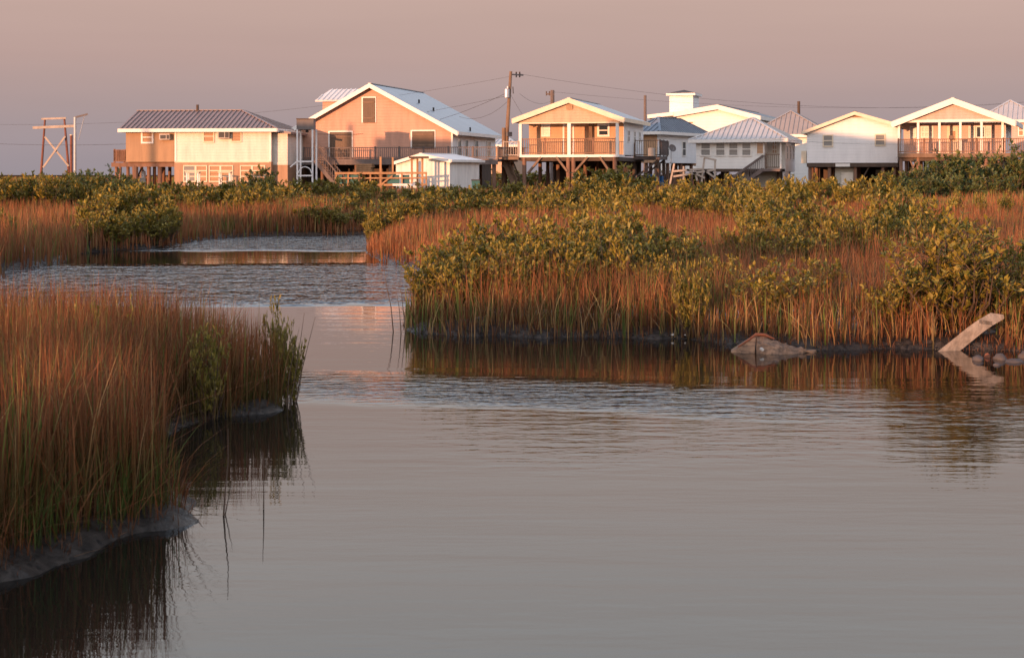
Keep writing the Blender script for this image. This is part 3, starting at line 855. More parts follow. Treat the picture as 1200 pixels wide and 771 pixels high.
M['teal'] = plain('teal_tarp', (0.03, 0.13, 0.13), 0.6, 0.2)
M['whitepaint'] = plain('white_paint', (0.78, 0.76, 0.74), 0.5, 0.12)
M['wire'] = plain('wire_black', (0.035, 0.03, 0.03), 0.7, 0.1)
M['concrete'] = plain('bleached_plank', (0.42, 0.34, 0.27), 0.9, 0.55, 9, (1, 3, 1), bump=0.015)
M['hull'] = plain('rusty_brown_hull', (0.34, 0.19, 0.105), 0.8, 0.5, 11, (1, 1, 2.5), bump=0.03, tint=(0.07, 0.04, 0.026))
M['rust'] = plain('red_rust', (0.28, 0.09, 0.04), 0.8, 0.4, 9)
M['shell'] = plain('pale_shell', (0.62, 0.58, 0.52), 0.6, 0.25, 12)
M['rock'] = plain('dark_stone', (0.09, 0.075, 0.07), 0.8, 0.4, 9, bump=0.02)

def ground_z(X, Y):
    return float(height(np.array([X]), np.array([Y]))[0])

class House:
    """local axes: x along the front to the right, y into the house, z up; built in metres from pixel measures"""
    def __init__(s, name, label, cat, px, Y, deg, group=None):
        s.X0, s.Y0 = wx(px, Y), Y
        s.t = R(deg); s.c, s.s = math.cos(s.t), math.sin(s.t)
        s.G = ground_z(s.X0, s.Y0)
        s.e = empty(name, (s.X0, s.Y0, s.G), -s.t)
        tag(s.e, label, cat, group)
    def u(s, px, v=0.0):
        k = (px - 600) / F
        return (k * (s.Y0 + v * s.c) - s.X0 - v * s.s) / (s.c + k * s.s)
    def v(s, px, u):
        k = (px - 600) / F     # depth along the side wall x = u
        return (k * (s.Y0 - u * s.s) - s.X0 - u * s.c) / (s.s - k * s.c)
    def dep(s, u, v): return s.Y0 - u * s.s + v * s.c
    def z(s, py, u=0.0, v=0.0):
        return EYE - (py - HZ) * s.dep(u, v) / F - s.G
    def P(s, px, py, v=0.0):
        u = s.u(px, v); return (u, v, s.z(py, u, v))
    def hb(s, mb, x0, x1, y0, y1, v0, v1):
        """box whose front face (at depth v0) covers a pixel rectangle"""
        u0, u1 = s.u(x0, v0), s.u(x1, v0)
        um = (u0 + u1) / 2
        mb.box(u0, u1, v0, v1, s.z(y1, um, v0), s.z(y0, um, v0))
    def build(s, mb, name, m): return mb.build(name, M[m], s.e)
    def boxpart(s, name, m, x0, x1, y0, y1, v0, v1):
        b = MB(); s.hb(b, x0, x1, y0, y1, v0, v1); return s.build(b, name, m)
    def window(s, x0, x1, y0, y1, v, pane='glass', frame='trim', fw=0.09, rails=1, cols=0, name='window'):
        u0, u1 = s.u(x0, v), s.u(x1, v); um = (u0 + u1) / 2
        z0, z1 = s.z(y1, um, v), s.z(y0, um, v)
        return s.window_m(u0, u1, z0, z1, v, pane, frame, fw, rails, cols, name)
    def window_m(s, u0, u1, z0, z1, v, pane, frame, fw=0.09, rails=1, cols=0, name='window'):
        b = MB()
        b.box(u0, u0 + fw, v - 0.06, v + 0.02, z0, z1); b.box(u1 - fw, u1, v - 0.06, v + 0.02, z0, z1)
        b.box(u0 + fw, u1 - fw, v - 0.06, v + 0.02, z1 - fw, z1); b.box(u0 + fw, u1 - fw, v - 0.075, v + 0.02, z0, z0 + fw)
        for i in range(rails):
            zz = z0 + (z1 - z0) * (i + 1) / (rails + 1)
            b.box(u0 + fw, u1 - fw, v - 0.05, v + 0.02, zz - 0.035, zz + 0.035)
        for i in range(cols):
            uu = u0 + (u1 - u0) * (i + 1) / (cols + 1)
            b.box(uu - 0.035, uu + 0.035, v - 0.045, v + 0.02, z0 + fw, z1 - fw)
        f = s.build(b, name, frame)
        q = MB(); q.box(u0 + fw * 0.6, u1 - fw * 0.6, v - 0.02, v + 0.03, z0 + fw * 0.6, z1 - fw * 0.6)
        q.build('pane', M[pane], f)
        return f
    def side_window(s, uw, v0, v1, z0, z1, pane='glass', frame='trim', fw=0.08):
        b = MB(); x0, x1 = uw - 0.02, uw + 0.06
        b.box(x0, x1, v0, v0 + fw, z0, z1); b.box(x0, x1, v1 - fw, v1, z0, z1)
        b.box(x0, x1, v0 + fw, v1 - fw, z1 - fw, z1); b.box(x0, x1, v0 + fw, v1 - fw, z0, z0 + fw)
        b.box(x0, x1 - 0.01, v0 + fw, v1 - fw, (z0 + z1) / 2 - 0.03, (z0 + z1) / 2 + 0.03)
        f = s.build(b, 'window', frame)
        q = MB(); q.box(uw - 0.03, uw + 0.02, v0 + fw * 0.6, v1 - fw * 0.6, z0 + fw * 0.6, z1 - fw * 0.6)
        q.build('pane', M[pane], f)
        return f
    def railing(s, p0, p1, z0, z1, m='wood', gap=0.16, name='railing', posts=1.8, w=0.035):
        """balusters between two plan points p0, p1 = (x, y), between heights z0 and z1"""
        b = MB(); a, c = Vector((*p0, 0)), Vector((*p1, 0)); L = (c - a).length; d = (c - a) / L
        zz = lambda z: Vector((0, 0, z))
        b.beam(a + zz(z1 - 0.03), c + zz(z1 - 0.03), 0.10, 0.06); b.beam(a + zz(z0 + 0.10), c + zz(z0 + 0.10), 0.06, 0.07)
        k = int(L / gap)
        for i in range(k + 1):
            q = a + d * (L * i / max(k, 1)); b.beam(q + zz(z0 + 0.135), q + zz(z1 - 0.06), w, w)
        k = max(1, round(L / posts))
        for i in range(k + 1):
            q = a + d * (L * i / k); b.beam(q + zz(z0), q + zz(z1 + 0.05), 0.10, 0.10)
        return s.build(b, name, m)
    def post(s, u, v, z0, z1, w=0.2, m='pile', name='stilt', round_=False):
        b = MB()
        if round_: b.tube([(u, v, z0), (u, v, z1)], w / 2, 10)
        else: b.box(u - w / 2, u + w / 2, v - w / 2, v + w / 2, z0, z1)
        return s.build(b, name, m)
    def stilts(s, us, vs, z1, w=0.25, m='pile', z0=-0.2):
        for v in vs:
            for u in us: s.post(u + random.uniform(-.08, .08), v, z0, z1, w, m, 'stilt', True)
    def brace(s, p0, p1, w=0.16, m='wood'):
        b = MB(); b.beam(p0, p1, w, w * 0.6); return s.build(b, 'brace', m)
    def gable(s, uL, uR, uP, zL, zR, zP, v0, v1, m='roof_grey', thick=0.12, fas='trim', fd=0.3, rib=0.0):
        rf = MB()
        r1 = [(uR, v0, zR), (uR, v1, zR), (uP, v1, zP), (uP, v0, zP)]
        r2 = [(uL, v0, zL), (uL, v1, zL), (uP, v1, zP), (uP, v0, zP)]
        rf.solid(r1, thick); rf.solid(r2, thick)
        if rib: ribs(rf, r1, rib); ribs(rf, r2, rib)
        cap = MB()
        for k, (a, b2) in enumerate(((uL, zL), (uR, zR))):
            rf.beam((uP, v0, zP + 0.01), (uP, v1, zP + 0.01), 0.24, 0.05) if k == 0 else None
        roof = s.build(rf, 'roof', m)
        if fas:
            f = MB(); e = 0.012
            f.prism([(uL, zL + e), (uP, zP + e), (uP, zP - fd), (uL, zL - fd)], v0 - 0.06, v0 - 0.003)
            f.prism([(uP, zP + e), (uR, zR + e), (uR, zR - fd), (uP, zP - fd)], v0 - 0.061, v0 - 0.004)
            f.build('fascia', M[fas], roof)
            g = MB(); g.box(uR - 0.02, uR + 0.05, v0, v1, zR - fd * 0.75, zR + 0.012); g.box(uL - 0.05, uL + 0.02, v0, v1, zL - fd * 0.75, zL + 0.012)
            g.build('gutter', M[fas], roof)
        return roof
    def hip(s, FL, FR, BR, BL, A, B, m, thick=0.12, rib=0.35, fas='trim', fd=0.25, left_gable=False, fb=False):
        """A, B ridge ends; front, right, back and left slopes"""
        rf = MB()
        # fb: the ridge A-B runs from front to back
        for q in ([FL, FR, A], [BR, BL, B], [FR, BR, B, A], [BL, FL, A, B]) if fb else ([FL, FR, B, A], [BR, BL, A, B], [FR, BR, B], [BL, FL, A]):
            if q[0] == BL and left_gable: continue
            rf.solid(q, thick)
            if rib: ribs(rf, q, rib)
        for p, q in ((FR, A), (BR, B), (A, B), (FL, A), (BL, B)) if fb else ((FR, B), (BR, B), (A, B)) + (() if left_gable else ((FL, A), (BL, A))):
            rf.beam((p[0], p[1], p[2] + .03), (q[0], q[1], q[2] + .03), 0.2, 0.05)
        roof = s.build(rf, 'roof', m)
        f = MB()
        for p, q in ((FL, FR), (FR, BR), (BR, BL), (BL, FL)):
            p, q = Vector(p), Vector(q); n = (q - p).normalized().cross(Vector((0, 0, 1)))
            o = n * 0.02 + Vector((0, 0, -fd / 2 + 0.01))
            f.beam(p + o, q + o, 0.06, fd)
        f.build('fascia', M[fas], roof)
        return roof
    def flight(s, p0, p1, z0, z1, width, m='wood_grey', rail=True, side=(0, 1)):
        """straight stair from plan point p0 (height z0) up to p1 (height z1)"""
        a, c = Vector((*p0, 0)), Vector((*p1, 0)); n = max(4, int(abs(z1 - z0) / 0.19))
        sd = Vector((*side, 0)) * width
        b = MB()
        for i in range(n):
            q = a + (c - a) * ((i + 0.5) / n); zz = z0 + (z1 - z0) * (i + 0.5) / n
            d = (c - a) / n * 0.5
            p = [q - d, q + d, q + d + sd, q - d + sd]
            b.hexa([(t.x, t.y, zz - 0.04) for t in p] + [(t.x, t.y, zz) for t in p])
        for o in (Vector((0, 0, 0)), sd):
            b.beam(a + o + Vector((0, 0, z0 - 0.1)), c + o + Vector((0, 0, z1 - 0.1)), 0.06, 0.28)
        st = s.build(b, 'stairs', m)
        if rail:
            r = MB()
            for o in (Vector((0, 0, 0)), sd):
                r.beam(a + o + Vector((0, 0, z0 + 0.95)), c + o + Vector((0, 0, z1 + 0.95)), 0.09, 0.09)
                for i in range(n + 1):
                    q = a + o + (c - a) * (i / n); zz = z0 + (z1 - z0) * i / n
                    r.beam(q + Vector((0, 0, zz - 0.1)), q + Vector((0, 0, zz + 0.92)), 0.04, 0.04)
            r.build('handrail', M[m], st)
        return st

# ---- 1: tan and cream house with the hipped brown roof
h = House('stilt_house', 'long tan and cream house with hipped brown ribbed metal roof', 'house', 147.5, 112, 6)
u0, uS, uM, uE = 0.0, h.u(206), h.u(317.5), h.u(337, 0.5)
zf, ze = h.z(190), h.z(151.5)
zr = h.z(130, 4, 3.7)
D = 7.0
b = MB(); b.box(u0, uS - 0.003, 0, D, zf, ze - 0.02); h.build(b, 'wall', 'tan')
b = MB(); b.box(uS, uM, -0.02, D, zf, ze - 0.02); h.build(b, 'wall', 'cream')
b = MB(); b.box(uS - 0.1, uM + 0.02, -0.03, D, -0.3, zf - 0.003); h.build(b, 'wall', 'tan_low')
b = MB(); b.box(uM + 0.02, uE, 0.5, D - 0.5, h.z(193.5), ze - 0.1); h.build(b, 'wall', 'cream')
b = MB(); b.box(uM + 0.03, uE - 0.003, 0.52, D - 0.5, -0.3, h.z(193.5) - 0.003); h.build(b, 'wall', 'tan_low')
b = MB(); b.box(uS - 0.07, uS + 0.07, -0.06, 0.0, zf, ze - 0.05); b.box(uM - 0.1, uM + 0.03, -0.06, 0.0, zf, ze - 0.05); h.build(b, 'corner_board', 'trim')
ov = 0.42; uR = h.u(324.5, -ov)
FL, FR, BR, BL = (u0 - ov, -ov, ze), (uR, -ov, ze), (uR, D + ov, ze), (u0 - ov, D + ov, ze)
A, B2 = (h.u(158, 3.5), D / 2, zr), (h.u(284, 3.5), D / 2, zr)
A = (u0 - ov, D / 2, zr)
h.hip(FL, FR, BR, BL, A, B2, 'roof_brown', rib=0.36, left_gable=True)
b = MB(); b.prism([(0.0, ze), (D / 2, zr - 0.15), (D, ze)], 0, 0.1)
b.v = [(u0 + p[1], p[0], p[2]) for p in b.v]; h.build(b, 'gable_wall', 'tan')
rf = MB(); rf.solid([(uM - 0.1, 0.1, ze - 0.02), (uE + 0.35, 0.1, ze - 0.25), (uE + 0.35, D, ze - 0.25), (uM - 0.1, D, ze - 0.02)], 0.15); h.build(rf, 'porch_roof', 'roof_brown')
b = MB(); b.tube([h.P(231.5, 132, 3.4), h.P(231.5, 123, 3.4)], 0.1, 8); h.build(b, 'vent_pipe', 'wood_dark')
h.window(165.5, 180, 153.6, 168.5, 0, 'glass_tan', fw=0.12)
h.window(238, 251.5, 152.5, 167.5, -0.02, 'glass_tan', 'trim_warm')
h.window(270.5, 283.5, 152.5, 167, -0.02, 'glass_tan', 'trim_warm', rails=0)
for x0, x1, y0, y1 in ((186.5, 198.5, 157, 164), (255, 268.5, 153.5, 162.5)):
    o = h.boxpart('air_conditioner', 'ac', x0, x1, y0, y1, -0.35, 0.0)
    g = MB(); h.hb(g, x0 + 1.2, x0 + 7.5, y0 + 1.5, y1 - 1.2, -0.37, -0.352); h.hb(g, x0 + 8.6, x1 - .8, y0 + 1.2, y1 - 1, -0.375, -0.353)
    g.build('grille', M['black'], o)
for x0, x1 in ((215, 229.5), (229.5, 243), (245, 258.5), (258.5, 273.5), (281.5, 295.5), (295.5, 311)):
    h.window(x0, x1, 193.8, 213.6, -0.03, 'glass_tan' if x0 > 216 else 'glass_grey', 'trim_warm', 0.07, 2)
b = MB(); b.box(h.u(205.5), h.u(316), -0.06, -0.02, zf - 0.05, zf + 0.06); h.build(b, 'band_board', 'trim_warm')
# deck on its left end and the stilts under the tan half
b = MB(); b.box(h.u(131), u0 - 0.02, 0.3, 4.5, zf - 0.25, zf - 0.05); b.box(h.u(129.5), uS - 0.15, 0.15, 0.3, zf - 0.36, zf - 0.05); b.box(u0, uS - 0.11, 0.35, D, zf - 0.28, zf - 0.004); h.build(b, 'deck', 'pile')
h.railing((h.u(132), 0.35), (u0 - 0.1, 0.35), zf - 0.05, h.z(175.5), 'pile', 0.14, w=0.10)
h.railing((h.u(132), 0.4), (h.u(132), 4.4), zf - 0.05, h.z(175.5), 'pile', 0.14, w=0.10)
for px, v, w in ((136.5, .5, .24), (150, .5, .24), (158.5, .3, .42), (174.5, .6, .28), (187.5, .4, .34), (199, 3.5, .25), (166, 4.5, .25), (181, 5.5, .25), (141, 4.2, .22), (192, 6, .25)):
    h.post(h.u(px, v), v, -0.3, zf - 0.28, w, 'pile', 'stilt', True)
h.brace(h.P(161, 208, .6), h.P(167, 195, .6), 0.14, 'wood_dark'); h.brace(h.P(188, 207, .6), h.P(193, 195, .6), 0.14, 'wood_dark')

# ---- 2: big salmon house with the steep gable
h = House('stilt_house', 'big salmon gable house with shuttered windows and grey metal roof', 'house', 345, 116, 14)
uR = h.u(530); vS = -0.45
zd = h.z(186, uR / 2); zc = h.z(152.5, uR); zp = h.z(98, h.u(433, vS), vS)
uP = h.u(433, vS); D = 12.5
sl = (zp - zc) / (uR + 0.3 - uP); uL = 0.0
body = [(0, zd), (uR, zd), (uR, zp - sl * (uR - uP) - 0.16), (uP, zp - 0.16), (0, zp - sl * uP - 0.16)]
b = MB(); b.prism(body, 0, D); h.build(b, 'wall', 'salmon')
b = MB(); b.box(uR + 0.003, uR + 0.03, 0.0, D, zd, zc - 0.25); h.build(b, 'side_wall', 'white')
b = MB(); b.box(uR - 0.08, uR + 0.05, -0.04, 0.04, zd, zc - 0.1); h.build(b, 'corner_board', 'trim')
ue = h.u(536.5, vS)
h.gable(-0.5, ue, uP, zp - sl * (uP + 0.5), zp - sl * (ue - uP), zp, vS, D + 0.4, 'roof_grey', fd=0.32)
for x, y in ((491, 113), (508, 117), (551, 130)):
    b = MB(); u = uP + (h.u(x, 5) - uP); vv = 4.0; u = h.u(x, vv); zz = zp - sl * (u - uP)
    b.tube([(u, vv, zz - 0.05), (u, vv, zz + 0.28)], 0.07, 8); h.build(b, 'vent_pipe', 'black')
for x0, x1, y0, y1 in ((425.5, 439.5, 115, 144), (386.5, 412, 155, 184.5), (483, 509, 154, 174)):
    o = h.boxpart('shutter', 'shutter', x0, x1, y0, y1, -0.09, 0.01)
    f = MB(); a, c = h.u(x0), h.u(x1); z0, z1 = h.z(y1, (a + c) / 2), h.z(y0, (a + c) / 2)
    f.box(a - 0.1, a, -0.06, 0.0, z0, z1 + 0.08); f.box(c, c + 0.1, -0.06, 0.0, z0, z1 + 0.08); f.box(a, c, -0.06, 0.0, z1, z1 + 0.09)
    f.build('frame', M['trim'], o)
    f = MB()
    for q in (0.18, 0.82): f.box(a + .02, c - .02, -0.12, -0.093, z0 + (z1 - z0) * q - 0.05, z0 + (z1 - z0) * q + 0.05)
    f.build('batten', M['wood'], o)
# rear dormer with a white ribbed roof
dm = MB(); va, vb = 5.0, 9.0; a, c = h.u(378, va), h.u(424, va)
z1 = h.z(106.5, a, va); z0 = h.z(118, a, va)
dm.box(a, c, va, vb, zp - sl * (uP - a) - 0.4, z0 + 0.05); d = h.build(dm, 'dormer', 'salmon')
rf = MB(); q = [(a - 0.5, va - 0.35, z0), (c + 0.6, va - 0.35, z0), (c + 0.6, va + 2, z1 + 0.2), (a - 0.1, va + 2, z1 + 0.2)]; rf.solid(q, 0.12); ribs(rf, q, 0.4)
rf.solid([(a - 0.5, vb + 0.4, z0), (c + 0.6, vb + 0.4, z0), (c + 0.6, va + 2, z1 + 0.2), (a - 0.1, va + 2, z1 + 0.2)], 0.12)
rf.build('dormer_roof', M['roof_white'], d)
for v0, w_ in ((1.2, 1.0), (3.2, 0.9), (6.0, 1.0), (9.6, 1.2)):
    h.side_window(uR + 0.03, v0, v0 + w_, zc - 2.0, zc - 0.6, 'glass' if v0 < 9 else 'glass_tan')
# the deck round it
ua, ub = h.u(356, -1.9), h.u(588, -0.8)
zt = h.z(172.8, uR / 2, -1.9); zdk = h.z(186.5, uR / 2, -1.9)
b = MB(); b.box(ua, ub, -1.95, -0.003, zdk - 0.18, zdk); b.box(uR + 0.06, ub, 0.0, 4.0, zdk - 0.18, zdk); b.box(ua, ub, -2.0, -1.9, zdk - 0.42, zdk - 0.185); h.build(b, 'deck', 'wood_grey')
h.railing((ua, -1.9), (ub, -1.9), zdk, zt, 'wood_grey', 0.15)
h.railing((ub, -1.85), (ub, 3.9), zdk, zt, 'wood_grey', 0.15)
b = MB(); b.box(0.4, uR - 0.2, 1.2, D - 0.5, 0.0, zd - 0.25); h.build(b, 'under_box', 'wood_dark')  # dark box filling the space below the floor
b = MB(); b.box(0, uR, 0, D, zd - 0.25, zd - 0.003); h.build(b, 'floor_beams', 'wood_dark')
h.stilts([0.3, 2.8, 5.5, 8.2, uR - 0.2], [-1.6, 0.4], zd - 0.3, 0.26, 'pile')
h.stilts([uR + 1.2, ub - 0.3], [-1.6, 3.4], zdk - 0.2, 0.3, 'pile')
h.flight(h.P(400, 205, -2.9)[:2], (h.u(369, -2.9), -2.9), 0.4, zdk, 1.0, 'wood_grey')

# ---- 3: peach house with the porch
h = House('stilt_house', 'peach gable house with a front porch of three white posts', 'house', 609.5, 111, 15)
uR = h.u(724); vp = 2.0; D = 10.0
zl = h.z(143.5, uR / 2); zd = h.z(181.5, uR / 2); zlow = h.z(184, uR / 2)
uP = h.u(666.5, -0.25); zp = h.z(115, uP, -0.25); uw = h.u(726, 0)
eL, eR = h.u(600.5, -0.25), h.u(731.5, -0.25); zL, zR = h.z(139.5, eL, -0.25), h.z(138.5, eR, -0.25)
b = MB(); b.prism([(0.15, zd), (uw - 0.1, zd), (uw - 0.1, zR - 0.1), (0.15, zL - 0.1)], vp, D); h.build(b, 'wall', 'peach')
b = MB(); b.prism([(0.0, zl), (uw, zl), (uw, zl + (zR - zl) * 0.85), (uP, zp - 0.2), (0, zl + (zL - zl) * 0.85)], -0.06, 0.12); h.build(b, 'gable_wall', 'peach_pale')
b = MB(); b.prism([(0.2, zl + 0.05), (uw - 0.15, zl + 0.05), (uP, zp - 0.35)], vp + 0.02, D - 0.01); h.build(b, 'attic', 'peach_pale')
b = MB(); b.box(uw - 0.097, uw - 0.07, vp, D, zd, zR - 0.12); h.build(b, 'side_wall', 'white')
b = MB(); b.box(0.05, uw, 0.12, vp, zl + 0.01, zl + 0.06); h.build(b, 'porch_ceiling', 'trim')
h.gable(eL, eR, uP, zL, zR, zp, -0.28, D + 0.3, 'roof_grey', fd=0.36, fas='trim_warm')
o = h.boxpart('attic_vent', 'tan', 663.5, 671, 121.5, 128.5, -0.14, -0.061)
b = MB(); b.box(-0.02, uw, -0.1, 0.06, zl - 0.09, zl - 0.003); h.build(b, 'lintel', 'trim_warm')
for px in (610, 667.2, 723.5):
    u = h.u(px); h.post(u, 0, zd, zl - 0.09, 0.21 if px != 667.2 else 0.24, 'trim', 'porch_post')
b = MB(); b.box(-0.05, uw, -0.12, vp, zd - 0.18, zd); h.build(b, 'deck', 'trim')
b = MB(); b.box(0.0, uw, 0.05, D, zd - 0.45, zd - 0.183); h.build(b, 'floor_beams', 'wood_dark')
zt = h.z(162.5, uR / 2)
h.railing((0.12, 0), (h.u(666), 0), zd + 0.02, zt, 'pile', 0.14); h.railing((h.u(668.5), 0), (uR - 0.12, 0), zd + 0.02, zt, 'pile', 0.14)
h.window(634.5, 645, 145.5, 160.5, vp, 'glass_white', fw=0.12); h.window(700, 714.5, 145.5, 160.5, vp, 'glass', fw=0.14)
b = MB(); a, c = h.u(659.5, vp), h.u(673, vp); b.box(a, a + 0.13, vp - 0.05, vp, zd, zl - 0.1); b.box(c - 0.13, c, vp - 0.05, vp, zd, zl - 0.1); b.box(a + .13, c - .13, vp - 0.05, vp, zl - 0.22, zl - 0.1)
dr = h.build(b, 'door', 'trim'); b = MB(); b.box(a + .14, c - .14, vp - 0.03, vp + 0.01, zd, zl - 0.23); b.build('door_panel', M['glass_tan'], dr)
b = MB(); a = h.u(691, vp); b.box(a, a + 0.24, vp - 0.3, vp, zd, zl); h.build(b, 'post_shadow_strip', 'wood')  # dark strip added where the middle post's shadow falls on the back wall
for v0, w_ in ((3.4, .7), (5.9, .6), (8.0, .6)): h.side_window(uw - 0.07, v0, v0 + w_, zd + 0.95, zd + 1.85, 'glass')
# landing on the left
a = h.u(588, -0.3)
b = MB(); b.box(a, -0.06, -0.2, 1.6, zd - 0.35, zd - 0.12); h.build(b, 'landing', 'wood')
h.railing((a + .1, -0.15), (-0.1, -0.15), zd - 0.12, h.z(166), 'wood_pale', 0.17)
h.flight(h.P(606, 209, 0.6)[:2], (h.u(590, 0.6), 0.6), 0.3, zd - 0.3, 0.9, 'wood')
# stilts and knee braces
for px in (614.5, 666, 672, 720.5):
    h.post(h.u(px, 0.1), 0.1, -0.3, zd - 0.19, 0.3, 'pile', 'stilt', True)
for px, v in ((633, 3), (642, 4.5), (654, 3), (686, 3.2), (700, 4.8), (712, 3), (650, 7), (690, 7), (738, 8)): h.post(h.u(px, v), v, -0.3, zd - 0.3, 0.28, 'pile', 'stilt', True)
h.stilts([uw - 0.3], [2.2, 4.4, 6.8, 9.3], zd - 0.3, 0.28, 'wood_dark')
for p, q in (((619, 203), (634.5, 184)), ((665, 201), (652, 184)), ((674, 201), (689, 184)), ((713, 199), (703, 184))):
    h.brace(h.P(*p, 0.0), h.P(*q, 0.0), 0.24, 'wood')
for a_, c_ in ((2.2, 3.3), (4.4, 5.6), (6.8, 8.0), (4.4, 3.3)): h.brace((uw - .3, a_, 0.9), (uw - .3, c_, zd - 0.5), 0.2, 'wood_dark')
b = MB(); b.beam(h.P(634, 188, 1.5), h.P(655, 188, 1.5), 0.12, 0.3); h.build(b, 'cross_beam', 'wood')
b = MB(); b.box(1.0, uw - .4, 6.5, D - .4, 0, zd - .46); h.build(b, 'store_room_or_filler', 'wood_dark')  # dark box added to supply the darkness under the house and hide sky
# side deck in the shade on the right
ud = uw + 1.9
b = MB(); b.box(uw - 0.06, ud, 6.0, 9.4, zd - 0.3, zd - 0.05); h.build(b, 'deck', 'wood_grey')
h.railing((ud, 6.0), (ud, 9.4), zd - 0.05, zd + 1.15, 'wood_grey', 0.16); h.railing((uw, 6.0), (ud, 6.0), zd - 0.05, zd + 1.15, 'wood', 0.16)
for v in (6.3, 9.0):
    h.brace((uw - .1, v, zd - 1.7), (ud - 0.15, v, zd - 0.3), 0.2, 'wood_grey')
    h.post(ud - .2, v, -0.3, zd - 0.3, 0.22, 'wood_dark', 'stilt', True)
o = h.boxpart('air_conditioner', 'ac', 759, 766, 173.5, 183, 5.0, 5.7)

# ---- 4: house with the blue roof, half hidden
h = House('stilt_house', 'blue-roofed white house half hidden behind the peach porch house', 'house', 742, 128, 30)
uR = h.u(770); D = 8.2
zf = h.z(191, uR); ze = h.z(154.5, uR)
zr = h.z(142, 0, 4)
b = MB(); b.box(0, uR, 0, D, zf, ze); h.build(b, 'wall', 'peach')
b = MB(); b.box(uR + 0.003, uR + 0.03, 0.0, D, zf, ze - 0.01); h.build(b, 'side_wall', 'white')
o2 = 0.5
h.hip((-o2, -o2, ze), (uR + o2, -o2, ze), (uR + o2, D + 2.2, ze), (-o2, D + 2.2, ze), (uR / 2, 2.6, zr + 0.25), (uR / 2, D - 1.0, zr + 0.25), 'roof_blue', rib=0.5, fas='trim', fb=True)
for v0 in (1.5, 5.0): h.side_window(uR + 0.03, v0, v0 + 0.8, ze - 2.0, ze - 0.7, 'glass')
b = MB(); b.tube([(uR - 0.4, D + 1.7, -0.3), (uR - 0.4, D + 1.7, ze - 0.1)], 0.12, 8); h.build(b, 'porch_post', 'wood_dark')
b = MB(); b.box(0.2, uR - .3, D, D + 2.2, zf - 0.2, zf); h.build(b, 'deck', 'wood_new')
h.railing((uR - 0.3, D + .1), (uR - 0.3, D + 2.1), zf, zf + 1.1, 'wood_new', 0.2)
h.stilts([0.3, uR / 2, uR - 0.3], [0.3, 2.8, 5.4, D - 0.3], zf, 0.3, 'pile')

# ---- 5: big white house with the square tower, behind
h = House('tower_house', 'big bright white house with a square flat-topped tower on its roof', 'house', 762, 150, 20)
zb = h.z(200); uP = h.u(840.5, -0.4); zp = h.z(123, uP, -0.4); uR = h.u(888); uA = h.u(793)
zR = h.z(136.5, uR); zA = h.z(132.5, uA); D = 20
b = MB(); b.prism([(uA, zb), (uR, zb), (uR, zR - 0.2), (uP, zp - 0.25), (uA, zA - 0.25)], 0, D); h.build(b, 'wall', 'ivory')
h.gable(uA - 0.2, h.u(891, -.4), uP, zA + 0.05, zR, zp, -0.4, D, 'roof_slate', fd=0.45)
z0, z1 = h.z(135, 0), h.z(131, uA)
b = MB(); q = [(-0.2, -0.4, z0), (uA + .2, -0.4, z1), (uA + .2, 5, z1), (-0.2, 5, z0)]; b.solid(q, 0.35); h.build(b, 'porch_roof', 'trim')
b = MB(); b.box(0, uA - 0.004, 1.6, 5, zb, z0 - 0.36); h.build(b, 'wall', 'ivory')
b = MB(); b.box(0, uA - 0.003, -0.05, 1.597, zb, h.z(147, 2)); h.build(b, 'porch_wall', 'ivory')
for px in (763, 774.5, 784): h.post(h.u(px), 0.1, h.z(147, 2), z0 - 0.3, 0.25, 'wood', 'porch_post')
h.window(804.5, 813.5, 142, 152, 0, 'glass_tan', 'trim', 0.1, 2)
# tower
tv = 2.6; a, c = h.u(784.5, tv), h.u(812, tv); zt0, zt1 = h.z(134, a, tv), h.z(112.5, a, tv)
b = MB(); b.box(a, c, tv, tv + 2.6, zt0 - 0.6, zt1); t = h.build(b, 'tower', 'ivory')
b = MB(); e = 0.28
b.box(a - e, c + e, tv - e, tv + 2.6 + e, zt1, zt1 + 0.22); b.build('fascia', M['trim'], t)
rf = MB(); ap = ((a + c) / 2, tv + 1.3, zt1 + 0.62)
cs = [(a - e, tv - e, zt1 + .225), (c + e, tv - e, zt1 + .225), (c + e, tv + 2.6 + e, zt1 + .225), (a - e, tv + 2.6 + e, zt1 + .225)]
for i in range(4): rf.poly([cs[i], cs[(i + 1) % 4], ap])
rf.build('tower_roof', M['roof_dark'], t)

# ---- 6: white house with four windows and stairs
h = House('stilt_house', 'white hip-roofed house with a row of four windows and front stairs', 'house', 815.8, 117, 17)
uR = h.u(896); uC = h.u(916.5); zf = h.z(198, uR / 2); ze = h.z(164, uR / 2); D = 8.0
b = MB(); b.box(0, uR, 0, D, zf, ze); h.build(b, 'wall', 'ivory')
b = MB(); b.box(uR, uC - .003, 1.8, D, zf, ze - 0.002); h.build(b, 'wall', 'ivory')
b = MB(); b.box(uC, uC + 0.04, 1.8, D, zf - 0.2, ze - 0.003); h.build(b, 'side_wall', 'white')
zr = h.z(138.5, uC / 2, 4.0)
ub = h.u(881.5, 4.2)
h.hip((-0.5, -0.5, ze), (uC + 0.45, -0.5, ze + .05), (uC + .45, D + 1, ze + .05), (-0.5, D + 1, ze), (ub, 4.0, zr), (ub, 5.6, zr), 'roof_pale', rib=0.38, fb=True)
for x0, x1 in ((820.5, 833.5), (838, 850.5), (853.3, 865.8), (868.5, 881)): h.window(x0, x1, 166.5, 183.5, 0, 'glass_grey', 'trim', 0.1)
h.window(886, 895.5, 166.5, 181.5, 0, 'glass_tan', 'trim', 0.08, 0)
h.window(904, 911.5, 164.5, 181, 1.8, 'glass_tan', 'trim', 0.1, 2, 1)
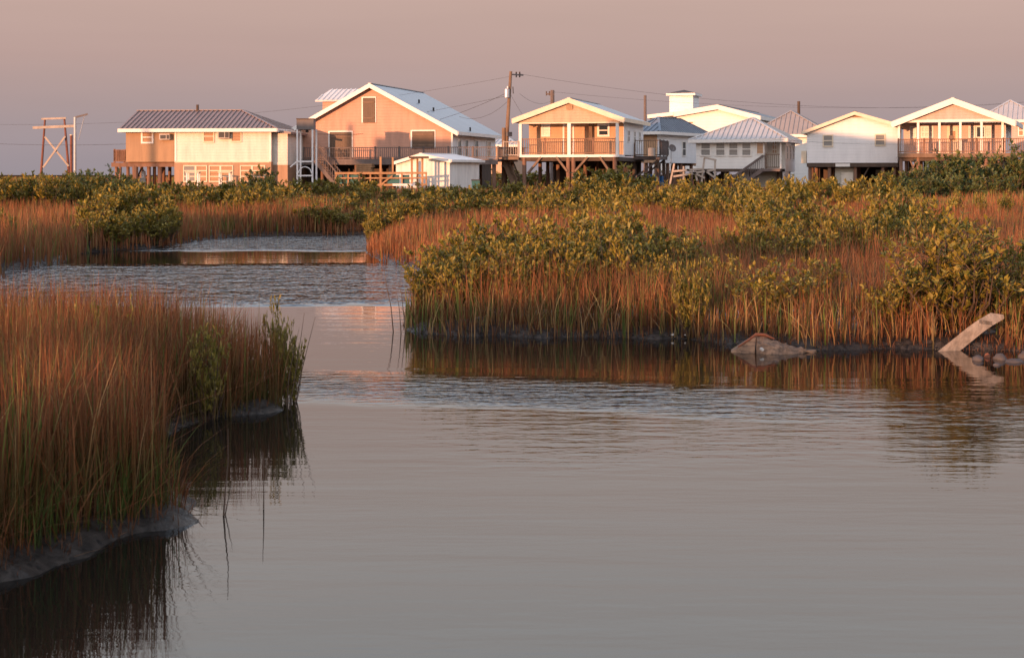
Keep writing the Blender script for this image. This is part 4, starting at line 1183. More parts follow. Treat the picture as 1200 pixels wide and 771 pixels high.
h.post(uC - 0.1, 0, zf, ze, 0.12, 'trim', 'porch_post')
b = MB(); b.box(uR + 0.003, uC, -0.05, 1.79, zf - 0.2, zf); h.build(b, 'landing', 'wood_grey')
h.railing((uR + 0.1, 0), (uC - 0.1, 0), zf, zf + 1.1, 'wood', 0.15)
h.flight(h.P(856, 213, -1.2)[:2], (h.u(894, -1.2), -1.2), 0.4, zf + .05, 1.0, 'wood_grey')
b = MB(); b.box(uR - 0.2, uC, -1.25, -0.055, zf - 0.2, zf - 0.002); h.build(b, 'stair_landing', 'wood_grey')
b = MB(); b.box(h.u(866, .6), uC - 0.3, 0.6, D, -0.3, zf - 0.2); h.build(b, 'skirt_wall', 'skirt')
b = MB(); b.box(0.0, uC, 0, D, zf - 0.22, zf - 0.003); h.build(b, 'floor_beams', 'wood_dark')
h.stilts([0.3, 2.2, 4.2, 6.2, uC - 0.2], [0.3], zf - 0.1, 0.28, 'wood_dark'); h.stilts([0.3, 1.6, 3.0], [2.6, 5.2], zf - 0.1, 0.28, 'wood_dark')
b = MB(); b.box(uC - .05, uC + .1, 0.6, 3.4, -0.3, zf - 0.22); h.build(b, 'store_wall', 'white')
for v0, w_ in ((2.3, 0.9), (4.2, 0.9), (6.2, 0.9)): h.side_window(uC + 0.04, v0, v0 + w_, zf + .7, ze - 0.4, 'glass')

# ---- 7: tan roofed house behind the four-window house
h = House('hip_roof_house', 'house behind, showing only its tan ribbed hip roof above the white hip-roofed house', 'house', 884, 134, 16)
uR = h.u(968); D = 9; ze = h.z(158, uR / 2); zr = h.z(131, uR / 2, 4.5); ub = h.u(927, 3.0)
b = MB(); b.box(0, uR, 0, D, -0.3, ze - 0.1); h.build(b, 'wall', 'ivory')
h.hip((-0.5, -0.5, ze), (uR + .5, -0.5, ze), (uR + .5, D + .5, ze), (-0.5, D + .5, ze), (ub, 3.0, zr), (ub, 6.0, zr), 'roof_tan', rib=0.42, fb=True)

# ---- 8: low white house
h = House('stilt_house', 'plain white gable house with two small windows and a dark shingle roof', 'house', 945.5, 113, 16)
uR = h.u(1052); zf = h.z(191, uR / 2); uP = h.u(1001.5, -0.3); zp = h.z(131, uP, -0.3)
eL, eR = h.u(939.5, -0.3), h.u(1058, -0.3); zL, zR = h.z(154.5, eL, -0.3), h.z(147, eR, -0.3); D = 8.5
sL, sR = (zp - zL) / (uP - eL), (zp - zR) / (eR - uP)
b = MB(); b.prism([(0, zf), (uR, zf), (uR, zp - sR * (uR - uP) - .16), (uP, zp - 0.16), (0, zp - sL * uP - .16)], 0, D); h.build(b, 'wall', 'white')
h.gable(eL, eR, uP, zL, zR, zp, -0.3, D + 0.3, 'roof_dark', fd=0.24, fas='trim_warm')
b = MB(); a, c, z0, z1 = h.u(992.5), h.u(1012), h.z(138, uP), h.z(133.5, uP)
b.prism([(a, z0), (c, z0), (uP, z1)], -0.05, 0.0); h.build(b, 'attic_vent', 'tan')
h.window(964, 976.5, 158, 172.5, 0, 'glass_grey', 'trim_warm'); h.window(1025, 1037.8, 157, 171.3, 0, 'glass_grey', 'trim_warm')
b = MB(); b.box(0, uR, 0, D, zf - 0.3, zf - 0.003); h.build(b, 'floor_beams', 'wood_dark')
h.stilts([0.25, 1.6, 3.5, 5.4, uR - .2], [0.3, 2.6, 5.2, 7.8], zf - 0.1, 0.26, 'pile')
b = MB(); a, c = h.u(978.5, .6), h.u(1001.5, .6); b.box(a, c, 0.6, 3.2, -0.3, zf - 0.32); h.build(b, 'store_room_or_filler', 'skirt')
b = MB(); b.box(h.u(986, .6), h.u(1000, .6), 0.52, 0.597, 0, zf - 0.7); h.build(b, 'store_door', 'cream')
b = MB(); b.box(h.u(979, -.1), h.u(996, -.1), -0.12, -0.003, zf - 0.28, zf - 0.06); h.build(b, 'light_board', 'trim')
b = MB(); b.box(.4, uR - .3, 6.0, 8.0, 0, zf - .31); h.build(b, 'dark_filler', 'wood_dark')  # dark box added for the gloom below the floor, closing the see-through gap
h.boxpart('air_conditioner', 'trim_warm', 939, 944.8, 177, 191.5, 0.6, 1.3)
for p, q in ((1012, 1020), (1030, 1040)): h.brace(h.P(p, 207, 0.3), h.P(q, 193, 0.3), 0.14, 'wood_dark')
b = MB(); b.box(h.u(1026, 3), h.u(1046, 3), 3, 3.2, h.z(205, 4, 3), zf - 0.5); h.build(b, 'skirt_wall', 'skirt')

# ---- 9: pink house with the long porch at the right edge
h = House('stilt_house', 'pinkish gable house with a long railed porch at the right picture edge', 'house', 1053, 109, 21)
uR = h.u(1176); vp = 2.1; D = 9.5
zl = h.z(143, uR / 2); zd = h.z(179.5, uR / 2)
eL, eR = h.u(1045, -.3), h.u(1190, -.3); uP = h.u(1116.5, -.3); zp = h.z(115, uP, -.3); zL, zR = h.z(143, eL, -.3), h.z(141.5, eR, -.3)
sL, sR = (zp - zL) / (uP - eL), (zp - zR) / (eR - uP)
b = MB(); b.prism([(0.1, zd), (uR, zd), (uR, zl), (0.1, zl)], vp, D); h.build(b, 'wall', 'pink')
b = MB(); b.prism([(0, zl + .16), (uR + .1, zl + .16), (uR + .1, max(zp - sR * (uR + .1 - uP) - .16, zl + .2)), (uP, zp - .16), (0, max(zp - sL * uP - .16, zl + .2))], -0.05, 0.1); h.build(b, 'gable_wall', 'pink')
b = MB(); b.box(-.05, uR + .12, -0.11, 0.1, zl - 0.02, zl + .157); h.build(b, 'lintel', 'trim')
b = MB(); b.box(uR + .003, uR + .03, vp, D, zd, zl - .05); h.build(b, 'side_wall', 'white')
b = MB(); b.box(0, uR, 0.1, vp, zl + .02, zl + .07); h.build(b, 'porch_ceiling', 'pink')
h.gable(eL, eR, uP, zL, zR, zp, -0.34, D + .3, 'roof_grey', fd=0.42)
for px in (1053.5, 1076, 1101, 1125.5, 1150.3, 1175): h.post(h.u(px), 0, zd, zl - .02, 0.16, 'trim', 'porch_post')
zt = h.z(162.8, uR / 2)
ux = h.u(1206, -.1)
h.railing((0, -.1), (uR, -.1), zd, zt, 'pile', 0.13); h.railing((uR, -.1), (ux, -.1), zd, zt, 'pile', 0.13)
b = MB(); b.box(-.05, ux, -.18, vp - .003, zd - .3, zd - .02); b.box(uR + .05, ux, vp, 6, zd - .3, zd - .02); h.build(b, 'deck', 'wood')
h.boxpart('flower_box', 'wood', 1112, 1117, 159, 163, -0.4, -.17)
h.window(1066, 1074, 148, 162, vp, 'glass_white', 'trim', .08, 0); h.window(1079, 1094, 148, 162, vp, 'glass_white', 'trim', .1, 1, 2)
b = MB(); a, c = h.u(1110, vp), h.u(1123, vp); b.box(a, c, vp - .06, vp - .002, zd, zl - .25); o = h.build(b, 'door', 'trim_warm'); b = MB(); b.box(a + .2, c - .2, vp - .08, vp - .061, zd + .9, zl - .6); b.build('pane', M['glass_tan'], o)
h.window(1135, 1143, 148, 162, vp, 'glass_white', 'trim', .08, 0); h.window(1143.5, 1154.5, 148, 162, vp, 'glass', 'trim', .08, 0); h.window(1155, 1162.5, 148, 162, vp, 'glass_white', 'trim', .08, 0)
h.side_window(uR + .03, 3.4, 4.3, zd + .9, zd + 2.0, 'glass')
h.stilts([0.2, 1.3, 2.6, 4.2, 5.9, uR - .3], [0.1, 2.6, 5.5, 8.8], zd - .3, 0.26, 'pile')
b = MB(); b.box(0, uR, 0, D, zd - .55, zd - .303); h.build(b, 'floor_beams', 'wood_dark')
h.brace(h.P(1066, 203, .1), h.P(1074, 189, .1), 0.16, 'wood'); h.brace(h.P(1073, 203, .1), h.P(1067, 189, .1), 0.16, 'wood')
b = MB(); b.box(2.6, uR - .2, 3, 6, -.3, zd - .56); h.build(b, 'skirt_wall', 'skirt')

# ---- 10: far right house behind
h = House('hip_roof_house', 'pale ribbed hip roof house partly cut off by the right picture edge', 'house', 1150, 134, 20)
uR = h.u(1222); D = 9; ze = h.z(141, uR / 2); zr = h.z(118.5, uR / 2, 4.5); ub = h.u(1184, 3.5)
b = MB(); b.box(.4, uR, 0, D, h.z(181), ze - .1); h.build(b, 'wall', 'pink')
h.hip((-.5, -.5, ze), (uR + .5, -.5, ze), (uR + .5, D + .5, ze), (-.5, D + .5, ze), (ub, 3.5, zr), (ub, 6.0, zr), 'roof_pale', rib=.42, fb=True)
h.stilts([.6, 2.8, 5], [.4, 4], h.z(181), .28, 'pile')
h.window(1193, 1200, 146, 160, 0, 'glass_tan', 'trim')

# ---- 11: far low building seen through the gap beside the utility pole
h = House('low_house', 'distant low pale building in the gap left of the utility pole', 'house', 566, 165, 10)
uR = h.u(602); ze = h.z(170); D = 7
b = MB(); b.box(0, uR, 0, D, -.3, ze); h.build(b, 'wall', 'peach_pale')
h.hip((-.5, -.5, ze), (uR + .5, -.5, ze), (uR + .5, D + .5, ze), (-.5, D + .5, ze), (1.2, 3.4, h.z(161)), (uR - 1.2, 3.6, h.z(161)), 'roof_pale', rib=.5)
h.window(571, 577, 176, 186, 0, 'glass'); h.window(588, 594, 176, 186, 0, 'glass')

# ---- white shed
h = House('shed', 'low white ribbed shed with a shallow gable roof beside the timber landing', 'shed', 464, 105, 32)
uR = h.u(527); uP = h.u(493, -.2); zp = h.z(180, uP, -.2); eL, eR = h.u(462.5, -.2), h.u(529, -.2); zL, zR = h.z(189.5, eL, -.2), h.z(187.5, eR, -.2)
D = 3.6; sL, sR = (zp - zL) / (uP - eL), (zp - zR) / (eR - uP)
b = MB(); b.prism([(0, -.2), (uR, -.2), (uR, zp - sR * (uR - uP) - .1), (uP, zp - .1), (0, zp - sL * uP - .1)], 0, D); h.build(b, 'wall', 'shedwall')
h.gable(eL, eR, uP, zL, zR, zp, -.22, D + .25, 'roof_white', fd=.2, thick=.1)
b = MB(); b.box(.02, uR + .02, -.03, D, -.2, .55); h.build(b, 'base_wall', 'wood_dark')

# ---- unseen houses added left of the frame to cast long shadows on the row
def shade_house(label, px, py, Yt, t, width, ztop, drop=0.0):
    """a stilt house t metres sunward of a shaded wall, its roof line at the height that shades it"""
    X, Y = wx(px, Yt) + SX * t, Yt + SY * t
    zt = wz(py, Yt) + t * TAN_E
    e = empty('stilt_house', (X, Y, ground_z(X, Y)), -SUN_AZ)
    tag(e, label, 'house', 'shadow-casting houses added out of frame on the left')
    hw = width / 2; d = 7.0
    b = MB(); b.box(-hw + .4, hw - .4, .4, d - .4, 2.8, zt - 1.6); b.build('wall', M['ivory'], e)
    rf = MB()
    rf.solid([(-hw, -.2, zt - 1.7), (hw, -.2, zt - 1.7), (hw - .6 * (drop > 0), d / 2, zt - drop), (-hw, d / 2, zt)], .14)
    rf.solid([(-hw, d + .2, zt - 1.7), (hw, d + .2, zt - 1.7), (hw - .6 * (drop > 0), d / 2, zt - drop), (-hw, d / 2, zt)], .14)
    rf.build('roof', M['roof_grey'], e)
    g = MB()
    for x0 in (-hw + .4, hw - .5):
        g.prism([(.4, zt - 1.61), (d - .4, zt - 1.61), (d / 2, zt - .25 - drop)], 0, .1)
        n = 6; g.v[-n:] = [(x0 + p[1], p[0], p[2]) for p in g.v[-n:]]
    g.build('gable_wall', M['ivory'], e)
    for i in range(4):
        for v in (.6, d - .6):
            b = MB(); x = -hw + .8 + i * (width - 1.6) / 3
            b.tube([(x, v, -.2), (x, v, 2.8)], .14, 8); b.build('stilt', M['pile'], e)
    for k in (-1, 1):
        b = MB(); b.box(k * hw * .5 - .5, k * hw * .5 + .5, .33, .42, 4.0, 5.4); o = b.build('window', M['trim'], e)
        q = MB(); q.box(k * hw * .5 - .42, k * hw * .5 + .42, .31, .329, 4.08, 5.32); q.build('pane', M['glass'], o)
shade_house('added unseen stilt house that shades the white hip-roofed house', 856, 166.5, 115.5, 75, 7.4, 0)
shade_house('added unseen stilt house with a sloping ridge that shades the plain white gable house', 1000, 158.5, 111.5, 82, 9.0, 0, 0.9)
shade_house('added unseen stilt house that shades the right front of the salmon house', 487, 169, 112.5, 75, 7.4, 0)
# ------------------------------------------------------------------ poles, wires and small things
def thing(name, label, cat, px, Y, rz=0.0, group=None, z=None):
    X = wx(px, Y); zz = ground_z(X, Y) if z is None else z
    return tag(empty(name, (X, Y, zz), rz), label, cat, group)
def loc(o, px, py, dy=0.0):
    """a point seen at a pixel, dy metres behind the thing's base, in the thing's own frame (unrotated)"""
    Y = o.location.y + dy
    return (wx(px, Y) - o.location.x, dy, wz(py, Y) - o.location.z)

# timber frame on the left
o = thing('timber_gantry', 'tall bare timber gantry with crossed braces on the left skyline', 'gantry', 64, 120)
for a, b_, w, m in (((52.8, 139.5), (47.6, 212), .2, 'brick_red'), ((75.3, 138), (81.5, 212), .2, 'brick_red')):
    q = MB(); q.tube([loc(o, *a), loc(o, *b_)], [w * .38, w * .55], 8); q.build('post', M[m], o)
q = MB(); q.beam(loc(o, 48.5, 139.7, -.15), loc(o, 77.5, 138.7, -.15), .1, .14); q.build('crossbar', M['wood_pale'], o)
q = MB(); q.beam(loc(o, 38.5, 150, -.15), loc(o, 87, 148, -.15), .12, .2); q.build('crossbar', M['wood_pale'], o)
q = MB(); q.beam(loc(o, 52.5, 160.5, -.12), loc(o, 80.5, 195, -.12), .08, .14); q.build('brace', M['wood_pale'], o)
q = MB(); q.beam(loc(o, 76.5, 160, -.22), loc(o, 50.5, 196.5, -.22), .08, .14); q.build('brace', M['wood_pale'], o)
o = thing('mooring_post', 'thick short red-brown post beside the grey hoist pole', 'post', 83.6, 119)
q = MB(); q.tube([(0, 0, -.3), (0, 0, wz(159, 119) - o.location.z)], .11, 10); q.build('post', M['brick_red'], o)
q = MB(); q.tube([(0, 0, wz(159, 119) - o.location.z), (0, 0, wz(158, 119) - o.location.z)], .125, 10); q.build('cap', M['trim_warm'], o)
o = thing('hoist_pole', 'grey boat hoist pole with a bracketed arm, right of the timber gantry', 'pole', 88, 117)
q = MB(); q.tube([(0, 0, -.3), (0, 0, wz(137.5, 117) - o.location.z)], .10, 10); q.build('pole', M['metal'], o)
q = MB(); q.beam(loc(o, 87.5, 138, 0), loc(o, 103, 134, .2), .12, .14); q.build('arm', M['tank'], o)
q = MB(); q.tube([loc(o, 99, 136, .1), loc(o, 92, 164, .05)], .03, 6); q.build('stay', M['metal'], o)

# tank on white legs
o = thing('tank_stand', 'grey box tank held up on tall white legs beside the salmon house', 'tank stand', 359, 106)
def lb(mb, x0, x1, y0, y1, d0, d1):
    a, c = loc(o, x0, y1, d0), loc(o, x1, y0, d0); mb.box(a[0], c[0], d0, d1, a[2], c[2])
q = MB(); lb(q, 347.5, 367.3, 140, 152, 0, 1.3); t = q.build('tank', M['tank'], o)
q = MB(); a, c = loc(o, 347, 140, 0), loc(o, 368, 139, 0); q.box(a[0], c[0], -.05, 1.35, a[2], c[2]); q.build('lid', M['wood_dark'], t)
q = MB(); lb(q, 358, 361, 152.3, 155.5, .4, .7); q.build('valve', M['black'], t)
for px, d in ((348.4, .06), (366.2, .06), (352.2, 1.2), (370.8, 1.2)):
    q = MB(); a = loc(o, px, 152, d); q.box(a[0] - .055, a[0] + .055, d - .055, d + .055, -.3, a[2]); q.build('leg', M['whitepaint'], o)
for y in (189.5, 206):
    q = MB(); q.beam(loc(o, 348.4, y, -.03), loc(o, 366.2, y, -.03), .06, .1); q.build('cross_rail', M['whitepaint'], o)
q = MB(); pts = [loc(o, x, 205 - 9.2 * math.sqrt(max(0, 1 - ((x - 357.3) / 8.2) ** 2)), -.05) for x in np.linspace(349.2, 365.4, 11)]
q.tube(pts, .035, 6); q.build('arch_brace', M['whitepaint'], o)
q = MB(); q.beam(loc(o, 348.4, 189, .6), loc(o, 340, 196, .6), .05, .08); q.build('brace', M['whitepaint'], o)

# timber landing before the shed
o = thing('timber_landing', 'orange timber landing with tall posts before the white shed', 'landing', 446, 101)
def beam(mb, a, b_, w, h_, d=0.0): mb.beam(loc(o, *a, d), loc(o, *b_, d), w, h_)
for px, top in ((394, 203), (408, 203.5), (421, 203.5), (434, 203), (446, 184), (459, 184.5), (471, 203), (482.6, 184), (488.3, 186), (495, 185), (499.5, 203)):
    q = MB(); a = loc(o, px, top); w = .10 if top > 200 else .13
    d = 0.0 if px not in (459, 488.3) else .8
    q.box(a[0] - w / 2, a[0] + w / 2, d - w / 2, d + w / 2, -.2, a[2]); q.build('post', M['wood_new'], o)
for y, w in ((203.2, .14), (209, .09), (217, .14)):
    q = MB(); beam(q, (392.5, y), (500.5, y - .3), .05, w, -.09); q.build('rail', M['wood_new'], o)
q = MB(); beam(q, (480, 184.8), (502, 184.6), 1.4, .12, .4); q.build('canopy', M['wood_dark'], o)
for x0, x1 in ((397, 401), (404, 420), (454, 468), (472, 480)):
    q = MB(); a, c = loc(o, x0, 216.5, .1), loc(o, x1, 205, .1); q.box(a[0], c[0], .08, .14, a[2], c[2]); q.build('tarp_panel', M['teal'], o)
q = MB(); beam(q, (447, 216), (460, 206), .04, .1, -.05); q.build('brace', M['wood_new'], o)
q = MB(); a, c = loc(o, 460, 218, -.6), loc(o, 486, 215.5, -.6); q.box(a[0], c[0], -.6, -.1, a[2], c[2]); q.build('float', M['trim'], o)

# bleached frame before the white houses
o = thing('broken_dock', 'bleached leaning rails of a broken dock before the white houses', 'dock', 812, 101)
for a, b_ in (((790, 192), (784.5, 218)), ((801, 195), (801, 214)), ((825.5, 185), (822, 216)), ((838, 188), (837.5, 212)), ((814, 199), (817, 212))):
    q = MB(); q.beam(loc(o, *a), loc(o, *b_), .11, .11); q.build('post', M['wood_pale'], o)
for a, b_ in (((788, 201), (824, 198)), ((825, 185), (839.5, 188)), ((789, 207), (816, 203)), ((805, 199), (826, 209)), ((826, 200), (837, 208)), ((812, 203), (838, 199))):
    q = MB(); q.beam(loc(o, *a, -.1), loc(o, *b_, -.1), .07, .12); q.build('rail', M['wood_pale'], o)

# garden tables before the tan and cream house
for k, (x0, x1, lab) in enumerate(((218.5, 234.5, 'pale garden table under the left garage window'), (256.5, 271.5, 'pale garden table under the second garage window'))):
    o = thing('garden_table', lab, 'table', (x0 + x1) / 2, 108.5, 0, 'garden tables by the tan and cream house')
    zt = wz(201.5, 108.5) - o.location.z; w = (x1 - x0) / F * 108.5 / 2
    q = MB(); q.box(-w, w, -.4, .4, zt - .06, zt); q.build('table_top', M['trim_warm'], o)
    for sx in (-1, 1):
        for sy in (-.3, .3):
            q = MB(); q.box(sx * (w - .1) - .05, sx * (w - .1) + .05, sy - .05, sy + .05, -.1, zt - .063); q.build('leg', M['whitepaint'], o)
o = thing('gas_bottle', 'white gas bottle under the tan half of the long house', 'gas bottle', 168, 113)
q = MB(); zz = wz(207, 113) - o.location.z
q.tube([(0, 0, zz - .1), (0, 0, zz), (0, 0, zz + .35), (0, 0, zz + .42)], [.14, .17, .17, .08], 12); q.build('bottle', M['whitepaint'], o)
q = MB(); q.tube([(0, 0, zz + .42), (0, 0, zz + .5)], .05, 8); q.build('valve', M['metal'], o)
q = MB(); q.box(-.2, .2, -.2, .2, -.1, zz - .1); q.build('base', M['skirt'], o)
# blue drums in the shade
for k, (px, Y, lab) in enumerate(((760.5, 117, 'blue plastic drum nearest the peach house stilts'), (769.5, 116.5, 'blue plastic drum in the middle of the three under the blue-roofed house'), (776, 117.5, 'blue plastic drum nearest the broken dock'))):
    o = thing('plastic_drum', lab, 'drum', px, Y, 0, 'blue drums under the houses')
    zt = wz(204.5 + k, Y) - o.location.z
    q = MB(); q.tube([(0, 0, -.1), (0, 0, zt * .3), (0, 0, zt * .33), (0, 0, zt * .66), (0, 0, zt * .69), (0, 0, zt)], [.26, .26, .28, .28, .26, .25], 14); q.build('drum', M['blue'], o)
    q = MB(); q.tube([(0.1, 0, zt), (.1, 0, zt + .04)], .05, 8); q.build('cap', M['black'], o)
o = thing('satellite_dish', 'grey satellite dish on the shaded side deck of the peach house', 'satellite dish', 786.5, 115.5, 0, None, wz(186, 115.5))
q = MB(); q.tube([(0, 0, -.5), (0, 0, .62)], .035, 8); q.build('mast', M['metal'], o)
q = MB(); c_ = Vector((0.05, -.12, .75)); ax = Vector((.35, -.8, .35)).normalized()
q.tube([c_ - ax * .02, c_ + ax * .02, c_ + ax * .07, c_ + ax * .10], [.04, .16, .27, .30], 16, False); q.tube([c_ - ax * .03, c_ - ax * .005], .10, 12); q.build('dish', M['tank'], o)
q = MB(); q.tube([c_ - Vector((0, 0, .28)), c_ + ax * .38], .015, 5); q.build('arm', M['metal'], o)
o = thing('storage_bin', 'dark green lidded bin at the right corner of the white shed', 'bin', 557.5, 102)
zt = wz(210.5, 102) - o.location.z
q = MB(); q.hexa([(-.2, -.2, -.1), (.2, -.2, -.1), (.2, .2, -.1), (-.2, .2, -.1), (-.27, -.25, zt - .08), (.27, -.25, zt - .08), (.27, .25, zt - .08), (-.27, .25, zt - .08)]); q.build('bin', M['teal'], o)
q = MB(); q.box(-.3, .3, -.28, .28, zt - .077, zt); q.build('lid', M['black'], o)
o = thing('lumber_stack', 'stack of orange boards stored under the deck of the salmon house', 'lumber', 428, 112.2, -R(14), None, wz(203, 112.2))
for k in range(5):
    q = MB(); q.box(-.65 + .04 * (k % 2), .65 - .05 * (k % 3), -.3, .3, k * .14, k * .14 + .11); q.build('board', M['wood_new'], o)
# lamp below the peach house
o = thing('hanging_lamp', 'white bell lamp hanging under the porch of the peach house', 'lamp', 666, 111.2, 0, None, wz(183.6, 111.2))
q = MB(); q.tube([(0, -.3, 0), (0, -.3, -.1)], .03, 6); q.build('cord', M['black'], o)
q = MB(); q.tube([(0, -.3, -.08), (0, -.3, -.2), (0, -.3, -.38)], [.06, .13, .19], 12); q.build('lamp_shade', M['whitepaint'], o)

# utility poles
o = thing('utility_pole', 'leaning wooden utility pole with a grey transformer can', 'utility pole', 591.5, 114)
b0, t0 = loc(o, 591.5, 215), loc(o, 598.6, 84)
q = MB(); q.tube([b0, loc(o, 594.5, 150), t0], [.17, .15, .11], 10); q.build('pole', M['wood'], o)
q = MB(); q.tube([loc(o, 594, 115, -.25), loc(o, 594, 114.5, -.25), loc(o, 594.2, 105, -.25), loc(o, 594.3, 104, -.25)], [.10, .19, .19, .10], 14); tr = q.build('transformer', M['metal'], o)
q = MB(); q.tube([loc(o, 594.8, 104, -.25), loc(o, 595, 101.5, -.25)], .05, 6); q.build('bushing', M['trim'], tr)
q = MB(); q.beam(loc(o, 598, 87.5), loc(o, 613, 88.5, 1.2), .08, .1); ca = q.build('crossarm', M['wood_grey'], o)
for px, d in ((605, .6), (609, 1.0)):
    q = MB(); q.tube([loc(o, px, 91, d), loc(o, px, 84.5, d)], .06, 8); q.build('insulator', M['wood_dark'], ca)
q = MB(); q.box(-.1, .55, -.2, .25, loc(o, 0, 160)[2], loc(o, 0, 155)[2]); q.build('meter_box', M['tank'], o)
q = MB(); q.tube([loc(o, 601, 102), loc(o, 601.5, 110)], .04, 6); q.build('cutout', M['black'], o)
for k, (px, top, lab) in enumerate(((590.4, 150, 'short stub post strapped to the foot of the leaning utility pole'),)):
    p = thing('stub_post', lab, 'post', px, 113.2)
    q = MB(); q.tube([(0, 0, -.3), (0, 0, wz(top, 113.2) - p.location.z)], [.17, .15], 10); q.build('post', M['wood'], p)
    q = MB(); q.tube([(0, 0, 2.2), (0, 0, 2.35)], .185, 10); q.build('strap', M['metal'], p)
def small_pole(label, px, top, Y, arm=0, m='wood', r=.13, name='utility_pole'):
    p = thing(name, label, 'utility pole', px, Y); zt = wz(top, Y) - p.location.z
    q = MB(); q.tube([(0, 0, -.3), (0, 0, zt)], [r * 1.2, r], 8); q.build('pole', M[m], p)
    if arm:
        q = MB(); q.beam((-arm, -.1, zt - .35), (arm * .3, -.1, zt - .4), .1, .14); q.build('crossarm', M['wood_grey'], p)
        for x in (-arm, -arm * .5):
            q = MB(); q.tube([(x, -.1, zt - .5), (x, -.1, zt - .1)], .06, 6); q.build('insulator', M['wood_dark'], p)
    return p
small_pole('utility pole with a small crossarm behind the peach gable', 647.3, 106, 142, .55, 'wood_grey', .2)
small_pole('plain grey pole between the peach house and the white tower house', 756, 112, 162, 0, 'wood_grey', .15)
small_pole('dark brown pole top above the tan hip roof', 936, 119, 158, 0, 'wood_dark', .15)
# two poles out of frame whose shadows fall on the long house and the salmon house
for px, py, Yt, t, lab in ((182, 151, 112, 76, 'road pole out of frame whose shadow crosses the tan wall'), (398, 143, 114, 75, 'road pole out of frame whose shadow crosses the salmon wall')):
    X, Y = wx(px, Yt) + SX * t, Yt + SY * t
    p = tag(empty('utility_pole', (X, Y, ground_z(X, Y))), lab, 'utility pole')
    q = MB(); q.tube([(0, 0, -.3), (0, 0, wz(py, Yt) + t * TAN_E - p.location.z)], [.2, .18], 10); q.build('pole', M['wood'], p)

# wires: each strung between two points (pixel, depth)
def wire(label, a, Ya, b_, Yb, sag, r=.018):
    A, B = Vector((wx(a[0], Ya), Ya, wz(a[1], Ya))), Vector((wx(b_[0], Yb), Yb, wz(b_[1], Yb)))
    pts = [A.lerp(B, t) - Vector((0, 0, sag * 4 * t * (1 - t))) for t in np.linspace(0, 1, 25)]
    q = MB(); q.tube(pts, r, 5)
    return tag(q.build('overhead_wire', M['wire']), label, 'wire', 'overhead wires')
wire('service wire sagging from the transformer pole to the left end of the salmon house', (594, 109), 113.7, (371, 157), 115, 1.0, 0.0130)
wire('short service wire looping from the leaning pole to the right eave of the salmon house', (596, 118), 114, (538, 137), 115, .6, 0.0110)
wire('upper wire leaving the picture at the left above the timber gantry', (598, 90), 114, (-60, 145), 128, 1.2, 0.0080)
wire('lower thick wire leaving the picture at the left below the timber gantry crossbar', (597, 112), 114, (-60, 166), 120, 1.5, 0.0110)
wire('wire from the leaning pole to the pole behind the peach gable', (609, 110), 115, (647, 118), 142, .5, 0.0100)
wire('faint wire crossing the sky right of the leaning pole', (609, 87), 115, (1330, 104), 150, 2.2, 0.0090)
wire('second faint wire from the pole behind the peach gable towards the right picture edge', (648, 108), 142, (1330, 108), 165, 1.6, 0.0090)
wire('guy wire slanting down from the leaning pole to the peach roof', (599, 112), 114, (612, 134), 113, .05, 0.0100)
wire('wire crossing the front of the plain white gable house', (905, 163), 110, (1080, 169), 106, .15, 0.0080)

# ------------------------------------------------------------------ bits at the waterline
o = thing('bent_plank', 'pale bent plank leaning from the water into the right bank', 'plank', 1106, 17.45, 0, None, 0)
L = lambda px, py, d: Vector((wx(px, 17.45 + d) , 17.45 + d, wz(py, 17.45 + d))) - o.location
ce = [L(1101, 420, -.02), L(1122, 403.5, .03), L(1143, 386.5, .08), L(1155, 378, .12), L(1169, 370, .2)]
hw = Vector((.085, .03, -.014)); th = Vector((-.004, .0, .022))
q = MB()
for i in range(len(ce) - 1):
    a, c = ce[i], ce[i + 1]
    ta = th; 
    q.hexa([a - hw - ta, a + hw - ta, c + hw - ta, c - hw - ta, a - hw + ta, a + hw + ta, c + hw + ta, c - hw + ta])
q.build('plank', M['concrete'], o)
# upturned hull fragment
o = thing('hull_fragment', 'upturned rusty hull fragment half sunk at the edge of the right bank', 'hull fragment', 894, 17.42, 0, None, 0)
Yh = 17.75; S = Yh / F
hp = lambda x, h, d: (x * S, d, h * S - .03)
# long plate falling to the right from a crooked ridge
rj = random.Random(9); K = 16; top, foot, mid, back = [], [], [], []
def lerp_tab(tab, t):
    for (t0, *v0), (t1, *v1) in zip(tab, tab[1:]):
        if t <= t1: return [a_ + (b_ - a_) * (t - t0) / (t1 - t0) for a_, b_ in zip(v0, v1)]
    return tab[-1][1:]
for i in range(K):
    t = i / (K - 1)
    x, hgt, dd = lerp_tab([(0, -8, 22, .02), (.12, 0, 20.5, .0), (.4, 17, 14.5, -.02), (.7, 36, 9.5, -.04), (1, 58, 6.0, -.09)], t)
    top.append(hp(x + rj.uniform(-1, 1), hgt + rj.uniform(-1.6, .9), dd + rj.uniform(-.02, .02)))
    x, hgt, dd = lerp_tab([(0, -12, 1, -.26), (.25, 2, 1, -.34), (.6, 24, 2, -.30), (1, 60, 3.0, -.12)], t)
    foot.append(hp(x + rj.uniform(-1, 1), hgt + rj.uniform(-1, 1), dd + rj.uniform(-.03, .03)))
    mid.append(tuple(a_ * .55 + b_ * .45 + e_ + rj.uniform(-.012, .012) for a_, b_, e_ in zip(top[-1], foot[-1], (0, -.035, .018))))
    back.append(hp(-2 + 56 * t, 1, .35 - .3 * t))
q = MB(); rows = [foot, mid, top, back]
for r_ in rows: q.v += r_
k = len(top)
for i in range(3):
    for j in range(k - 1): q.f.append((i * k + j, i * k + j + 1, (i + 1) * k + j + 1, (i + 1) * k + j))
q.f.append((0, k, 2 * k, 3 * k)); q.f.append((k - 1, 4 * k - 1, 3 * k - 1, 2 * k - 1))
